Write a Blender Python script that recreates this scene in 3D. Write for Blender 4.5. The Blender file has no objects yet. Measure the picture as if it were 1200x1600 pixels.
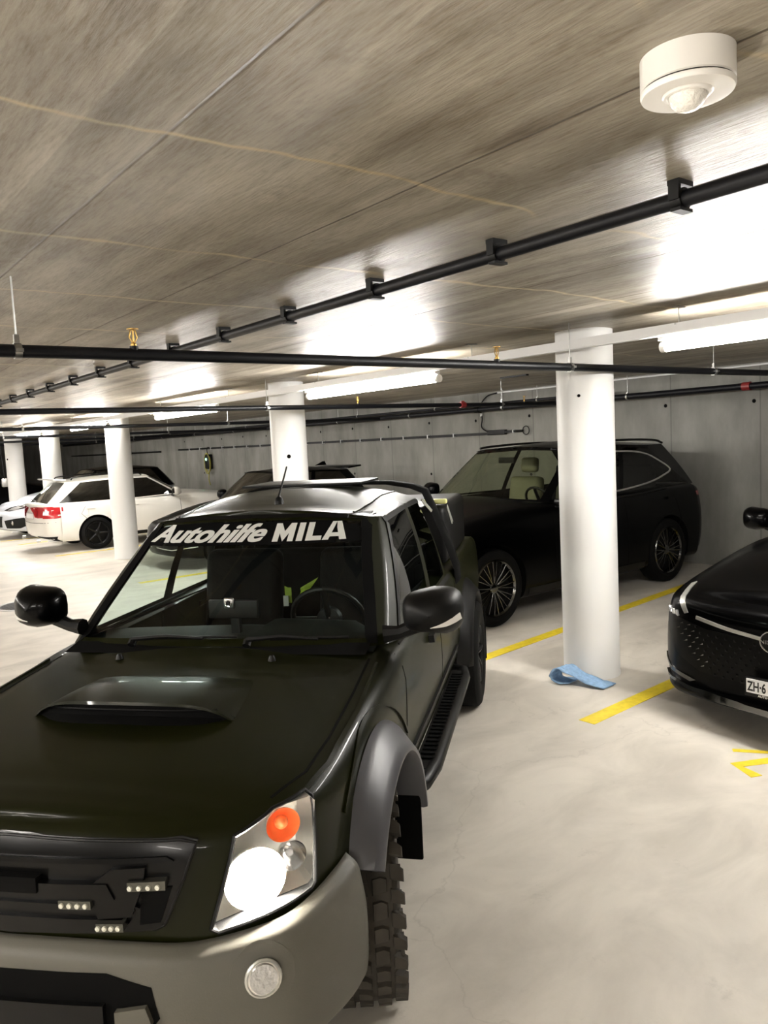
import bpy, bmesh, math, random
from math import sin, cos, pi, radians, sqrt
from mathutils import Vector, Matrix, geometry
from mathutils.bvhtree import BVHTree

random.seed(4)
S = bpy.context.scene
C = S.collection
# ------------------------------------------------------------------ camera, world, exposure
YAW, PITCH, ROLL, FPX, EYE = radians(37.895), radians(5.242), radians(-2.856), 1213.4, 1.9
heading = Vector((sin(YAW), cos(YAW), 0)); up = Vector((0, 0, 1))
fwd = heading * cos(PITCH) - up * sin(PITCH)
right = heading.cross(up); u0 = right.cross(fwd)
r2 = right * cos(ROLL) + u0 * sin(ROLL); u2 = -right * sin(ROLL) + u0 * cos(ROLL)
cd = bpy.data.cameras.new('camera'); cam = bpy.data.objects.new('camera', cd); C.objects.link(cam)
M = Matrix((r2, u2, -fwd)).transposed().to_4x4(); M.translation = (0, 0, EYE)
cam.matrix_world = M
cd.sensor_fit = 'VERTICAL'; cd.sensor_height = 32.0; cd.lens = FPX / 1600 * 32.0
cd.clip_start = 0.05; cd.clip_end = 200
S.camera = cam
w = bpy.data.worlds.new('world'); S.world = w; w.use_nodes = True
w.node_tree.nodes['Background'].inputs[0].default_value = (0.9, 0.95, 1, 1)
w.node_tree.nodes['Background'].inputs[1].default_value = 0.01
S.view_settings.view_transform = 'Standard'; S.view_settings.look = 'None'
S.view_settings.gamma = 1.0; S.view_settings.use_curve_mapping = False
S.view_settings.exposure = 2.05
TUBE = 42.0           # strength of the tube lamps by the wall bays
TUBE2 = 62.0          # strength of the unseen tubes added over the opposite bays for light
HEAD = 500.0          # strength of the pickup's low beam bulbs

# ------------------------------------------------------------------ materials
def mat(name, col, rough=0.5, metal=0.0, coat=0.0, emis=None, estr=0.0, spec=0.5, bump=0.0, bscale=60, var=0.0, vscale=8):
    m = bpy.data.materials.new(name); m.use_nodes = True
    nt = m.node_tree; b = nt.nodes['Principled BSDF']
    b.inputs['Base Color'].default_value = (*col, 1); b.inputs['Roughness'].default_value = rough
    b.inputs['Metallic'].default_value = metal; b.inputs['Coat Weight'].default_value = coat
    b.inputs['Coat Roughness'].default_value = 0.04; b.inputs['Specular IOR Level'].default_value = spec
    if emis:
        b.inputs['Emission Color'].default_value = (*emis, 1); b.inputs['Emission Strength'].default_value = estr
    tc = nt.nodes.new('ShaderNodeTexCoord')
    if var > 0:
        n = nt.nodes.new('ShaderNodeTexNoise'); n.inputs['Scale'].default_value = vscale; n.inputs['Detail'].default_value = 6
        nt.links.new(tc.outputs['Object'], n.inputs['Vector'])
        r = nt.nodes.new('ShaderNodeValToRGB')
        r.color_ramp.elements[0].position = 0.3; r.color_ramp.elements[1].position = 0.7
        r.color_ramp.elements[0].color = (*[c * (1 - var) for c in col], 1)
        r.color_ramp.elements[1].color = (*[min(1, c * (1 + var)) for c in col], 1)
        nt.links.new(n.outputs['Fac'], r.inputs[0]); nt.links.new(r.outputs[0], b.inputs['Base Color'])
    if bump > 0:
        n = nt.nodes.new('ShaderNodeTexNoise'); n.inputs['Scale'].default_value = bscale; n.inputs['Detail'].default_value = 4
        nt.links.new(tc.outputs['Object'], n.inputs['Vector'])
        bp = nt.nodes.new('ShaderNodeBump'); bp.inputs['Strength'].default_value = bump; bp.inputs['Distance'].default_value = 0.01
        nt.links.new(n.outputs['Fac'], bp.inputs['Height']); nt.links.new(bp.outputs[0], b.inputs['Normal'])
    return m

def glass(name, tint=(0.6, 0.7, 0.66), gloss=0.06, rough=0.0):
    m = bpy.data.materials.new(name); m.use_nodes = True
    nt = m.node_tree; nt.nodes.remove(nt.nodes['Principled BSDF']); out = nt.nodes['Material Output']
    t = nt.nodes.new('ShaderNodeBsdfTransparent'); t.inputs[0].default_value = (*tint, 1)
    g = nt.nodes.new('ShaderNodeBsdfGlossy'); g.inputs['Roughness'].default_value = rough
    f = nt.nodes.new('ShaderNodeFresnel'); f.inputs[0].default_value = 1.45
    mx = nt.nodes.new('ShaderNodeMixShader')
    gm_ = nt.nodes.new('ShaderNodeNewGeometry'); ml = nt.nodes.new('ShaderNodeMath'); ml.operation = 'MULTIPLY_ADD'
    ml.inputs[1].default_value = 1 / 1.45 - 1.45; ml.inputs[2].default_value = 1.45
    nt.links.new(gm_.outputs['Backfacing'], ml.inputs[0]); nt.links.new(ml.outputs[0], f.inputs[0])
    nt.links.new(f.outputs[0], mx.inputs[0]); nt.links.new(t.outputs[0], mx.inputs[1]); nt.links.new(g.outputs[0], mx.inputs[2])
    nt.links.new(mx.outputs[0], out.inputs[0])
    return m

def nodes_of(m):
    nt = m.node_tree
    def N(t, **k):
        n = nt.nodes.new(t)
        for a, v in k.items():
            if isinstance(v, tuple) and a == 'ins':
                for i, x in v: n.inputs[i].default_value = x
            else: setattr(n, a, v)
        return n
    return nt, N, nt.links.new

def concrete_ceiling():
    m = bpy.data.materials.new('board_marked_concrete'); m.use_nodes = True
    nt, N, L = nodes_of(m); b = nt.nodes['Principled BSDF']
    geo = N('ShaderNodeNewGeometry')
    mp = N('ShaderNodeMapping'); mp.inputs['Scale'].default_value = (9, 0.9, 1); L(geo.outputs['Position'], mp.inputs[0])
    n1 = N('ShaderNodeTexNoise'); n1.inputs['Scale'].default_value = 1.0; n1.inputs['Detail'].default_value = 8; n1.inputs['Roughness'].default_value = 0.6; L(mp.outputs[0], n1.inputs[0])
    n2 = N('ShaderNodeTexNoise'); n2.inputs['Scale'].default_value = 1.3; n2.inputs['Detail'].default_value = 5; L(geo.outputs['Position'], n2.inputs[0])
    mp3 = N('ShaderNodeMapping'); mp3.inputs['Scale'].default_value = (60, 7, 1); L(geo.outputs['Position'], mp3.inputs[0])
    n3 = N('ShaderNodeTexNoise'); n3.inputs['Scale'].default_value = 1.6; n3.inputs['Detail'].default_value = 6; n3.inputs['Roughness'].default_value = 0.7; L(mp3.outputs[0], n3.inputs[0])
    a1 = N('ShaderNodeMath', operation='ADD'); L(n1.outputs['Fac'], a1.inputs[0]); L(n2.outputs['Fac'], a1.inputs[1])
    a2 = N('ShaderNodeMath', operation='MULTIPLY_ADD'); L(n3.outputs['Fac'], a2.inputs[0]); a2.inputs[1].default_value = 0.55; L(a1.outputs[0], a2.inputs[2])
    r = N('ShaderNodeValToRGB'); L(a2.outputs[0], r.inputs[0])
    mr = N('ShaderNodeMapRange'); mr.inputs['From Min'].default_value = 0.85; mr.inputs['From Max'].default_value = 1.7; L(a2.outputs[0], mr.inputs[0]); L(mr.outputs[0], r.inputs[0])
    e = r.color_ramp.elements; e[0].color = (0.13, 0.10, 0.068, 1); e[1].color = (0.50, 0.46, 0.385, 1); e[0].position = 0.1; e[1].position = 0.9
    x = e.new(0.5); x.color = (0.31, 0.275, 0.215, 1)
    sp = N('ShaderNodeSeparateXYZ'); L(geo.outputs['Position'], sp.inputs[0])
    # planks: 0.12 m strips of slightly different tone, long joints at 0.775 m
    pl = N('ShaderNodeMath', operation='MULTIPLY'); L(sp.outputs[0], pl.inputs[0]); pl.inputs[1].default_value = 1 / 0.155
    fl = N('ShaderNodeMath', operation='FLOOR'); L(pl.outputs[0], fl.inputs[0])
    wn = N('ShaderNodeTexWhiteNoise', noise_dimensions='1D'); L(fl.outputs[0], wn.inputs['W'])
    pm = N('ShaderNodeMapRange'); pm.inputs['To Min'].default_value = 0.86; pm.inputs['To Max'].default_value = 1.12; L(wn.outputs[0], pm.inputs[0])
    mul = N('ShaderNodeMix', data_type='RGBA', blend_type='MULTIPLY'); mul.inputs[0].default_value = 1
    L(r.outputs[0], mul.inputs[6]); L(pm.outputs[0], mul.inputs[7])
    # long joints (x) and cracks with lime stains (y)
    def line(coord, period, off, wid, dist, amp, sc):
        nn = N('ShaderNodeTexNoise'); nn.inputs['Scale'].default_value = sc; nn.inputs['Detail'].default_value = 4; L(geo.outputs['Position'], nn.inputs[0])
        ad = N('ShaderNodeMath', operation='MULTIPLY_ADD'); L(nn.outputs['Fac'], ad.inputs[0]); ad.inputs[1].default_value = amp; L(coord, ad.inputs[2])
        ad2 = N('ShaderNodeMath', operation='ADD'); L(ad.outputs[0], ad2.inputs[0]); ad2.inputs[1].default_value = 100 * period - off - amp * 0.5
        mo = N('ShaderNodeMath', operation='PINGPONG'); L(ad2.outputs[0], mo.inputs[0]); mo.inputs[1].default_value = period / 2
        mr2 = N('ShaderNodeMapRange'); mr2.inputs['From Min'].default_value = wid; mr2.inputs['From Max'].default_value = wid * dist
        mr2.inputs['To Min'].default_value = 1; mr2.inputs['To Max'].default_value = 0; L(mo.outputs[0], mr2.inputs[0])
        return mr2.outputs[0]
    j = line(sp.outputs[0], 0.775, 0.81, 0.001, 7, 0.012, 2.0)
    jm = N('ShaderNodeMath', operation='MULTIPLY'); L(j, jm.inputs[0]); jm.inputs[1].default_value = 0.75
    mx = N('ShaderNodeMix', data_type='RGBA'); L(jm.outputs[0], mx.inputs[0]); L(mul.outputs[2], mx.inputs[6]); mx.inputs[7].default_value = (0.07, 0.045, 0.025, 1)
    c1 = line(sp.outputs[1], 1.0, 0.80, 0.002, 9, 0.42, 1.1)
    n5 = N('ShaderNodeTexNoise'); n5.inputs['Scale'].default_value = 1.1; L(geo.outputs['Position'], n5.inputs[0])
    m5 = N('ShaderNodeMapRange'); m5.inputs['From Min'].default_value = 0.36; m5.inputs['From Max'].default_value = 0.52; L(n5.outputs['Fac'], m5.inputs[0])
    cm = N('ShaderNodeMath', operation='MULTIPLY'); L(c1, cm.inputs[0]); L(m5.outputs[0], cm.inputs[1])
    cm2 = N('ShaderNodeMath', operation='MULTIPLY'); L(cm.outputs[0], cm2.inputs[0]); cm2.inputs[1].default_value = 0.9
    mx2 = N('ShaderNodeMix', data_type='RGBA'); L(cm2.outputs[0], mx2.inputs[0]); L(mx.outputs[2], mx2.inputs[6]); mx2.inputs[7].default_value = (0.60, 0.50, 0.31, 1)
    # dark rusty smudges
    n6 = N('ShaderNodeTexNoise'); n6.inputs['Scale'].default_value = 2.6; n6.inputs['Detail'].default_value = 9; n6.inputs['Roughness'].default_value = 0.75; L(geo.outputs['Position'], n6.inputs[0])
    m6 = N('ShaderNodeMapRange'); m6.inputs['From Min'].default_value = 0.55; m6.inputs['From Max'].default_value = 0.74; m6.inputs['To Max'].default_value = 0.7; L(n6.outputs['Fac'], m6.inputs[0])
    mx3 = N('ShaderNodeMix', data_type='RGBA'); L(m6.outputs[0], mx3.inputs[0]); L(mx2.outputs[2], mx3.inputs[6]); mx3.inputs[7].default_value = (0.085, 0.055, 0.03, 1)
    L(mx3.outputs[2], b.inputs['Base Color'])
    b.inputs['Roughness'].default_value = 0.36; b.inputs['Specular IOR Level'].default_value = 0.6
    rr = N('ShaderNodeMapRange'); rr.inputs['To Min'].default_value = 0.22; rr.inputs['To Max'].default_value = 0.6; L(n3.outputs['Fac'], rr.inputs[0]); L(rr.outputs[0], b.inputs['Roughness'])
    s1 = N('ShaderNodeMapRange'); s1.inputs['From Min'].default_value = 0.38; s1.inputs['From Max'].default_value = 0.60; s1.inputs['To Min'].default_value = 0.15; L(n3.outputs['Fac'], s1.inputs[0])
    s2 = N('ShaderNodeMapRange'); s2.inputs['To Min'].default_value = 0.35; s2.inputs['To Max'].default_value = 0.75; L(wn.outputs[0], s2.inputs[0])
    s3 = N('ShaderNodeMath', operation='MULTIPLY'); L(s1.outputs[0], s3.inputs[0]); L(s2.outputs[0], s3.inputs[1]); L(s3.outputs[0], b.inputs['Specular IOR Level'])
    hs = N('ShaderNodeMath', operation='MULTIPLY_ADD'); L(n3.outputs['Fac'], hs.inputs[0]); hs.inputs[1].default_value = 0.6; L(n1.outputs['Fac'], hs.inputs[2])
    hj = N('ShaderNodeMath', operation='SUBTRACT'); L(hs.outputs[0], hj.inputs[0]); L(j, hj.inputs[1])
    hp = N('ShaderNodeMath', operation='MULTIPLY_ADD'); L(wn.outputs[0], hp.inputs[0]); hp.inputs[1].default_value = 0.35; L(hj.outputs[0], hp.inputs[2])
    bp = N('ShaderNodeBump'); bp.inputs['Strength'].default_value = 0.8; bp.inputs['Distance'].default_value = 0.009; L(hp.outputs[0], bp.inputs['Height'])
    L(bp.outputs[0], b.inputs['Normal'])
    return m

def concrete_wall():
    m = bpy.data.materials.new('cast_concrete_wall'); m.use_nodes = True
    nt, N, L = nodes_of(m); b = nt.nodes['Principled BSDF']
    geo = N('ShaderNodeNewGeometry'); sp = N('ShaderNodeSeparateXYZ'); L(geo.outputs['Position'], sp.inputs[0])
    mp = N('ShaderNodeMapping'); mp.inputs['Scale'].default_value = (1, 1.3, 0.5); L(geo.outputs['Position'], mp.inputs[0])
    n1 = N('ShaderNodeTexNoise'); n1.inputs['Scale'].default_value = 1.6; n1.inputs['Detail'].default_value = 8; n1.inputs['Roughness'].default_value = 0.62; L(mp.outputs[0], n1.inputs[0])
    r = N('ShaderNodeValToRGB'); L(n1.outputs['Fac'], r.inputs[0]); e = r.color_ramp.elements
    e[0].position = 0.3; e[0].color = (0.15, 0.146, 0.13, 1); e[1].position = 0.72; e[1].color = (0.27, 0.265, 0.243, 1)
    ad = N('ShaderNodeMath', operation='ADD'); ad.inputs[1].default_value = 125 - 6.1; L(sp.outputs[1], ad.inputs[0])
    pp = N('ShaderNodeMath', operation='PINGPONG'); pp.inputs[1].default_value = 0.625; L(ad.outputs[0], pp.inputs[0])
    mr = N('ShaderNodeMapRange'); mr.inputs['From Min'].default_value = 0.004; mr.inputs['From Max'].default_value = 0.014; mr.inputs['To Min'].default_value = 0.55; mr.inputs['To Max'].default_value = 0; L(pp.outputs[0], mr.inputs[0])
    mx = N('ShaderNodeMix', data_type='RGBA'); L(mr.outputs[0], mx.inputs[0]); L(r.outputs[0], mx.inputs[6]); mx.inputs[7].default_value = (0.07, 0.068, 0.06, 1)
    L(mx.outputs[2], b.inputs['Base Color']); b.inputs['Roughness'].default_value = 0.75
    bp = N('ShaderNodeBump'); bp.inputs['Strength'].default_value = 0.25; bp.inputs['Distance'].default_value = 0.01; L(n1.outputs['Fac'], bp.inputs['Height']); L(bp.outputs[0], b.inputs['Normal'])
    return m

def concrete_floor():
    m = bpy.data.materials.new('polished_concrete_floor'); m.use_nodes = True
    nt, N, L = nodes_of(m); b = nt.nodes['Principled BSDF']
    geo = N('ShaderNodeNewGeometry')
    mp = N('ShaderNodeMapping'); mp.inputs['Scale'].default_value = (0.8, 1.5, 1); mp.inputs['Rotation'].default_value = (0, 0, 0.5); L(geo.outputs['Position'], mp.inputs[0])
    n1 = N('ShaderNodeTexNoise'); n1.inputs['Scale'].default_value = 1.7; n1.inputs['Detail'].default_value = 9; n1.inputs['Roughness'].default_value = 0.6; n1.inputs['Distortion'].default_value = 0.6; L(mp.outputs[0], n1.inputs[0])
    r = N('ShaderNodeValToRGB'); L(n1.outputs['Fac'], r.inputs[0]); e = r.color_ramp.elements
    e[0].position = 0.32; e[0].color = (0.50, 0.465, 0.41, 1); e[1].position = 0.62; e[1].color = (0.66, 0.615, 0.545, 1)
    n2 = N('ShaderNodeTexNoise'); n2.inputs['Scale'].default_value = 5; n2.inputs['Detail'].default_value = 10; n2.inputs['Roughness'].default_value = 0.75; L(geo.outputs['Position'], n2.inputs[0])
    m2 = N('ShaderNodeMapRange'); m2.inputs['From Min'].default_value = 0.60; m2.inputs['From Max'].default_value = 0.8; m2.inputs['To Max'].default_value = 0.55; L(n2.outputs['Fac'], m2.inputs[0])
    mx = N('ShaderNodeMix', data_type='RGBA'); L(m2.outputs[0], mx.inputs[0]); L(r.outputs[0], mx.inputs[6]); mx.inputs[7].default_value = (0.27, 0.25, 0.22, 1)
    # hairline cracks
    v = N('ShaderNodeTexVoronoi', feature='DISTANCE_TO_EDGE'); v.inputs['Scale'].default_value = 0.55
    nd = N('ShaderNodeTexNoise'); nd.inputs['Scale'].default_value = 3; nd.inputs['Detail'].default_value = 6; L(geo.outputs['Position'], nd.inputs[0])
    vm = N('ShaderNodeMix', data_type='RGBA', blend_type='ADD'); vm.inputs[0].default_value = 0.5; L(geo.outputs['Position'], vm.inputs[6]); L(nd.outputs['Color'], vm.inputs[7]); L(vm.outputs[2], v.inputs[0])
    m3 = N('ShaderNodeMapRange'); m3.inputs['From Min'].default_value = 0.0; m3.inputs['From Max'].default_value = 0.004; m3.inputs['To Min'].default_value = 0.18; m3.inputs['To Max'].default_value = 0; L(v.outputs[0], m3.inputs[0])
    mx2 = N('ShaderNodeMix', data_type='RGBA'); L(m3.outputs[0], mx2.inputs[0]); L(mx.outputs[2], mx2.inputs[6]); mx2.inputs[7].default_value = (0.22, 0.2, 0.17, 1)
    L(mx2.outputs[2], b.inputs['Base Color']); b.inputs['Roughness'].default_value = 0.5; b.inputs['Specular IOR Level'].default_value = 0.35
    n4 = N('ShaderNodeTexNoise'); n4.inputs['Scale'].default_value = 90; n4.inputs['Detail'].default_value = 4; L(geo.outputs['Position'], n4.inputs[0])
    bp = N('ShaderNodeBump'); bp.inputs['Strength'].default_value = 0.12; bp.inputs['Distance'].default_value = 0.004; L(n4.outputs['Fac'], bp.inputs['Height']); L(bp.outputs[0], b.inputs['Normal'])
    return m

CEIL = concrete_ceiling(); WALL = concrete_wall(); FLOOR = concrete_floor()
COLW = mat('white_column_paint', (0.80, 0.80, 0.79), 0.45, bump=0.06, bscale=25)
WHITE = mat('white_plastic', (0.82, 0.80, 0.76), 0.35)
WMETAL = mat('white_powder_metal', (0.78, 0.78, 0.78), 0.35)
PIPE = mat('black_pipe', (0.0035, 0.0038, 0.0055), 0.45, spec=.3)
PIPE2 = mat('dark_wall_pipe', (0.004, 0.004, 0.006), 0.45, spec=.25)
STEEL = mat('zinc_steel', (0.45, 0.45, 0.44), 0.35, 1.0)
BRASS = mat('brass', (0.45, 0.28, 0.08), 0.35, 1.0)
REDP = mat('red_paint', (0.22, 0.02, 0.02), 0.4)
YELL = mat('yellow_road_paint', (0.78, 0.60, 0.03), 0.5, var=0.12, vscale=20)
BLK = mat('black_plastic', (0.004, 0.004, 0.004), 0.45, spec=0.25)
BLKM = mat('black_matte', (0.0025, 0.0025, 0.0025), 0.85, spec=0.1)
INTR = mat('dark_cabin_trim', (0.002, 0.0023, 0.0023), 0.75, spec=0.12)
DASH = mat('grey_green_dashboard', (0.014, 0.018, 0.017), 0.6, spec=.2)
RUB = mat('tyre_rubber', (0.0035, 0.0035, 0.0035), 0.8, bump=0.2, bscale=120, spec=0.15)
RUBM = mat('hazed_tread_rubber', (0.050, 0.044, 0.036), 0.85, spec=0.3, var=0.25, vscale=12)  # brownish tread, lightened so its colour carries the headlight haze
CHR = mat('chrome', (0.8, 0.8, 0.8), 0.12, 1.0)
SATIN = mat('satin_trim', (0.62, 0.62, 0.58), 0.3, 0.7)
PBLK = mat('black_car_paint', (0.0006, 0.0006, 0.0008), 0.28, coat=0.13, spec=0.06)
GREEN = mat('dark_green_paint', (0.0075, 0.0086, 0.0012), 0.40, coat=0.13, spec=0.12)
GREYB = mat('matte_grey_bumper', (0.105, 0.100, 0.082), 0.55, bump=0.05, bscale=200)
FLARE = mat('satin_grey_flare', (0.075, 0.075, 0.085), 0.4)
WPAINT = mat('white_car_paint', (0.80, 0.78, 0.73), 0.3, coat=0.8)
SPAINT = mat('silver_white_paint', (0.66, 0.69, 0.76), 0.3, 0.15, coat=0.8)
GLS = glass('cabin_glass', (0.80, 0.88, 0.85))
GLSD = glass('tinted_glass', (0.25, 0.28, 0.27))
GLSC = glass('clear_lens', (0.96, 0.96, 0.96))
DGLS = mat('privacy_glass', (0.002, 0.002, 0.002), 0.05, coat=1.0)
RGLS = mat('rear_glass_reflective', (0.03, 0.035, 0.035), 0.06, coat=1.0)
AMBER = mat('amber_reflector', (0.75, 0.20, 0.06), 0.3, 0.3)
REDL = mat('red_lamp_lens', (0.42, 0.01, 0.015), 0.15, coat=1.0)
LENS = mat('ribbed_lamp_lens', (0.55, 0.55, 0.55), 0.15, 0.5, coat=1.0, bump=0.4, bscale=90)
BULB = mat('lit_low_beam', (1, 1, 1), 0.3, emis=(1.0, 0.93, 0.82), estr=HEAD)
LEDS = mat('led_cell', (0.8, 0.8, 0.7), 0.2, 0.3, coat=1.0, bump=0.3, bscale=300)
BEIGE = mat('beige_leather', (0.20, 0.19, 0.12), 0.6)
RIMD = mat('polished_dark_rim', (0.15, 0.15, 0.145), 0.2, 1.0)
HIVIS = mat('hi_vis_yellow', (0.22, 0.30, 0.01), 0.6)
PALEY = mat('pale_yellow_lens', (0.85, 0.85, 0.35), 0.35)
BLUE = mat('blue_cloth', (0.25, 0.40, 0.60), 0.9, var=0.15, vscale=40)
WTEXT = mat('white_sticker', (0.82, 0.83, 0.80), 0.5)
PLATE = mat('white_plate', (0.85, 0.85, 0.85), 0.4)
BTEXT = mat('black_text', (0.01, 0.01, 0.01), 0.5)
LIT = mat('lit_tube', (1, 1, 1), 0.3, emis=(1.0, 0.97, 0.92), estr=TUBE)
LIT2 = mat('added_fill_tube', (1, 1, 1), 0.3, emis=(1.0, 0.95, 0.88), estr=TUBE2)
GLED = mat('green_display', (0.1, 0.8, 0.4), 0.3, emis=(0.35, 1.0, 0.6), estr=2.0)
YCAB = mat('yellow_cable', (0.40, 0.36, 0.06), 0.6)
MANH = mat('cast_iron_cover', (0.13, 0.13, 0.135), 0.6, 0.4, bump=0.6, bscale=60)

# ------------------------------------------------------------------ mesh helpers
class G:
    def __init__(s): s.v = []; s.f = []
    def add(s, v, f):
        o = len(s.v); s.v += [tuple(p) for p in v]; s.f += [tuple(i + o for i in q) for q in f]; return s
    def box(s, c, d, rz=0.0, ry=0.0, rx=0.0, bev=0.0):
        R = Matrix.Rotation(rz, 3, 'Z') @ Matrix.Rotation(ry, 3, 'Y') @ Matrix.Rotation(rx, 3, 'X')
        if bev <= 0:
            vs = [Vector(c) + R @ Vector((x * d[0] / 2, y * d[1] / 2, z * d[2] / 2)) for x in (-1, 1) for y in (-1, 1) for z in (-1, 1)]
            return s.add(vs, [(0, 1, 3, 2), (4, 6, 7, 5), (0, 4, 5, 1), (2, 3, 7, 6), (0, 2, 6, 4), (1, 5, 7, 3)])
        bm = bmesh.new(); bmesh.ops.create_cube(bm, size=1)
        for v in bm.verts: v.co = Vector((v.co.x * d[0], v.co.y * d[1], v.co.z * d[2]))
        bmesh.ops.bevel(bm, geom=bm.edges[:], offset=bev, segments=3, affect='EDGES', profile=0.5)
        bm.verts.index_update()
        s.add([Vector(c) + R @ v.co for v in bm.verts], [[v.index for v in f.verts] for f in bm.faces]); bm.free(); return s
    def tube(s, pts, r, n=10, cap=True):
        pts = [Vector(p) for p in pts]; rs = r if isinstance(r, (list, tuple)) else [r] * len(pts)
        rings = []; prev = None
        for i, p in enumerate(pts):
            t = (pts[min(i + 1, len(pts) - 1)] - pts[max(i - 1, 0)]).normalized()
            if prev is None:
                a = Vector((0, 0, 1)) if abs(t.z) < .9 else Vector((1, 0, 0)); x = t.cross(a).normalized()
            else: x = (prev - t * prev.dot(t)).normalized()
            prev = x; y = t.cross(x)
            rings.append([p + (x * cos(2 * pi * k / n) + y * sin(2 * pi * k / n)) * rs[i] for k in range(n)])
        vs = [q for g in rings for q in g]; fs = []
        for i in range(len(rings) - 1):
            for k in range(n): fs.append((i * n + k, i * n + (k + 1) % n, (i + 1) * n + (k + 1) % n, (i + 1) * n + k))
        if cap: fs += [tuple(range(n))[::-1], tuple((len(rings) - 1) * n + k for k in range(n))]
        return s.add(vs, fs)
    def lathe(s, prof, n=32, axis='Z', c=(0, 0, 0), closed=False, a0=0.0, a1=2 * pi):
        full = abs(a1 - a0 - 2 * pi) < 1e-6; m = n if full else n + 1; vs = []
        for k in range(m):
            a = a0 + (a1 - a0) * k / n
            for r, h in prof:
                p = {'Z': (r * cos(a), r * sin(a), h), 'Y': (r * cos(a), h, r * sin(a)), 'X': (h, r * cos(a), r * sin(a))}[axis]
                vs.append((p[0] + c[0], p[1] + c[1], p[2] + c[2]))
        q = len(prof); fs = []
        for k in range(n):
            k2 = (k + 1) % m
            for i in range(q - (0 if closed else 1)):
                j = (i + 1) % q; fs.append((k * q + i, k2 * q + i, k2 * q + j, k * q + j))
        return s.add(vs, fs)
    def grid(s, rows):
        n = len(rows[0]); vs = [p for r in rows for p in r]
        return s.add(vs, [(i * n + j, i * n + j + 1, (i + 1) * n + j + 1, (i + 1) * n + j) for i in range(len(rows) - 1) for j in range(n - 1)])
    def obj(s, name, m, parent=None, smooth=True, weld=False, angle=35):
        me = bpy.data.meshes.new(name); me.from_pydata(s.v, [], s.f); me.validate()
        bm = bmesh.new(); bm.from_mesh(me)
        if weld: bmesh.ops.remove_doubles(bm, verts=bm.verts, dist=0.0006)
        bmesh.ops.recalc_face_normals(bm, faces=bm.faces)
        bm.to_mesh(me); bm.free()
        o = bpy.data.objects.new(name, me); C.objects.link(o)
        for k in (m if isinstance(m, list) else [m]): me.materials.append(k)
        if smooth:
            me.shade_smooth()
            try: me.set_sharp_from_angle(angle=radians(angle))
            except Exception: pass
        if parent: o.parent = parent
        return o

def tag(o, label=None, cat=None, group=None, kind=None):
    if label: o['label'] = label
    if cat: o['category'] = cat
    if group: o['group'] = group
    if kind: o['kind'] = kind
    return o
def empty(name, loc=(0, 0, 0), rz=0.0, label=None, cat=None, group=None, scale=1.0):
    o = bpy.data.objects.new(name, None); C.objects.link(o); o.location = loc; o.rotation_euler = (0, 0, rz)
    o.scale = (scale,) * 3; o.empty_display_size = 0.1
    return tag(o, label, cat, group)

def text_geo(body, size, bold=0.0, shear=0.0, xs=1.0, depth=0.0, spacing=1.0):
    cu = bpy.data.curves.new('lettering', 'FONT'); cu.body = body; cu.size = size; cu.offset = bold; cu.shear = shear
    cu.extrude = depth; cu.space_character = spacing; cu.resolution_u = 4
    o = bpy.data.objects.new('lettering', cu); C.objects.link(o)
    dg = bpy.context.evaluated_depsgraph_get(); me = bpy.data.meshes.new_from_object(o.evaluated_get(dg))
    g = G(); g.add([(v.co.x * xs, v.co.y, v.co.z) for v in me.vertices], [tuple(p.vertices) for p in me.polygons])
    bpy.data.objects.remove(o); bpy.data.meshes.remove(me); bpy.data.curves.remove(cu)
    return g
def place(g, origin, ux, uy, uz=None):
    ux = Vector(ux).normalized(); uy = Vector(uy).normalized(); uz = Vector(uz).normalized() if uz else ux.cross(uy)
    g.v = [tuple(Vector(origin) + ux * p[0] + uy * p[1] + uz * p[2]) for p in g.v]; return g

def catmull(pts, n):
    P = [Vector(p) for p in pts]; out = []
    for i in range(len(P) - 1):
        p0 = P[i - 1] if i > 0 else P[i] * 2 - P[i + 1]; p1 = P[i]; p2 = P[i + 1]; p3 = P[i + 2] if i + 2 < len(P) else P[i + 1] * 2 - P[i]
        for k in range(n):
            t = k / n
            out.append(0.5 * ((2 * p1) + (p2 - p0) * t + (2 * p0 - 5 * p1 + 4 * p2 - p3) * t * t + (3 * p1 - p0 - 3 * p2 + p3) * t ** 3))
    out.append(P[-1].copy()); return out

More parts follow.
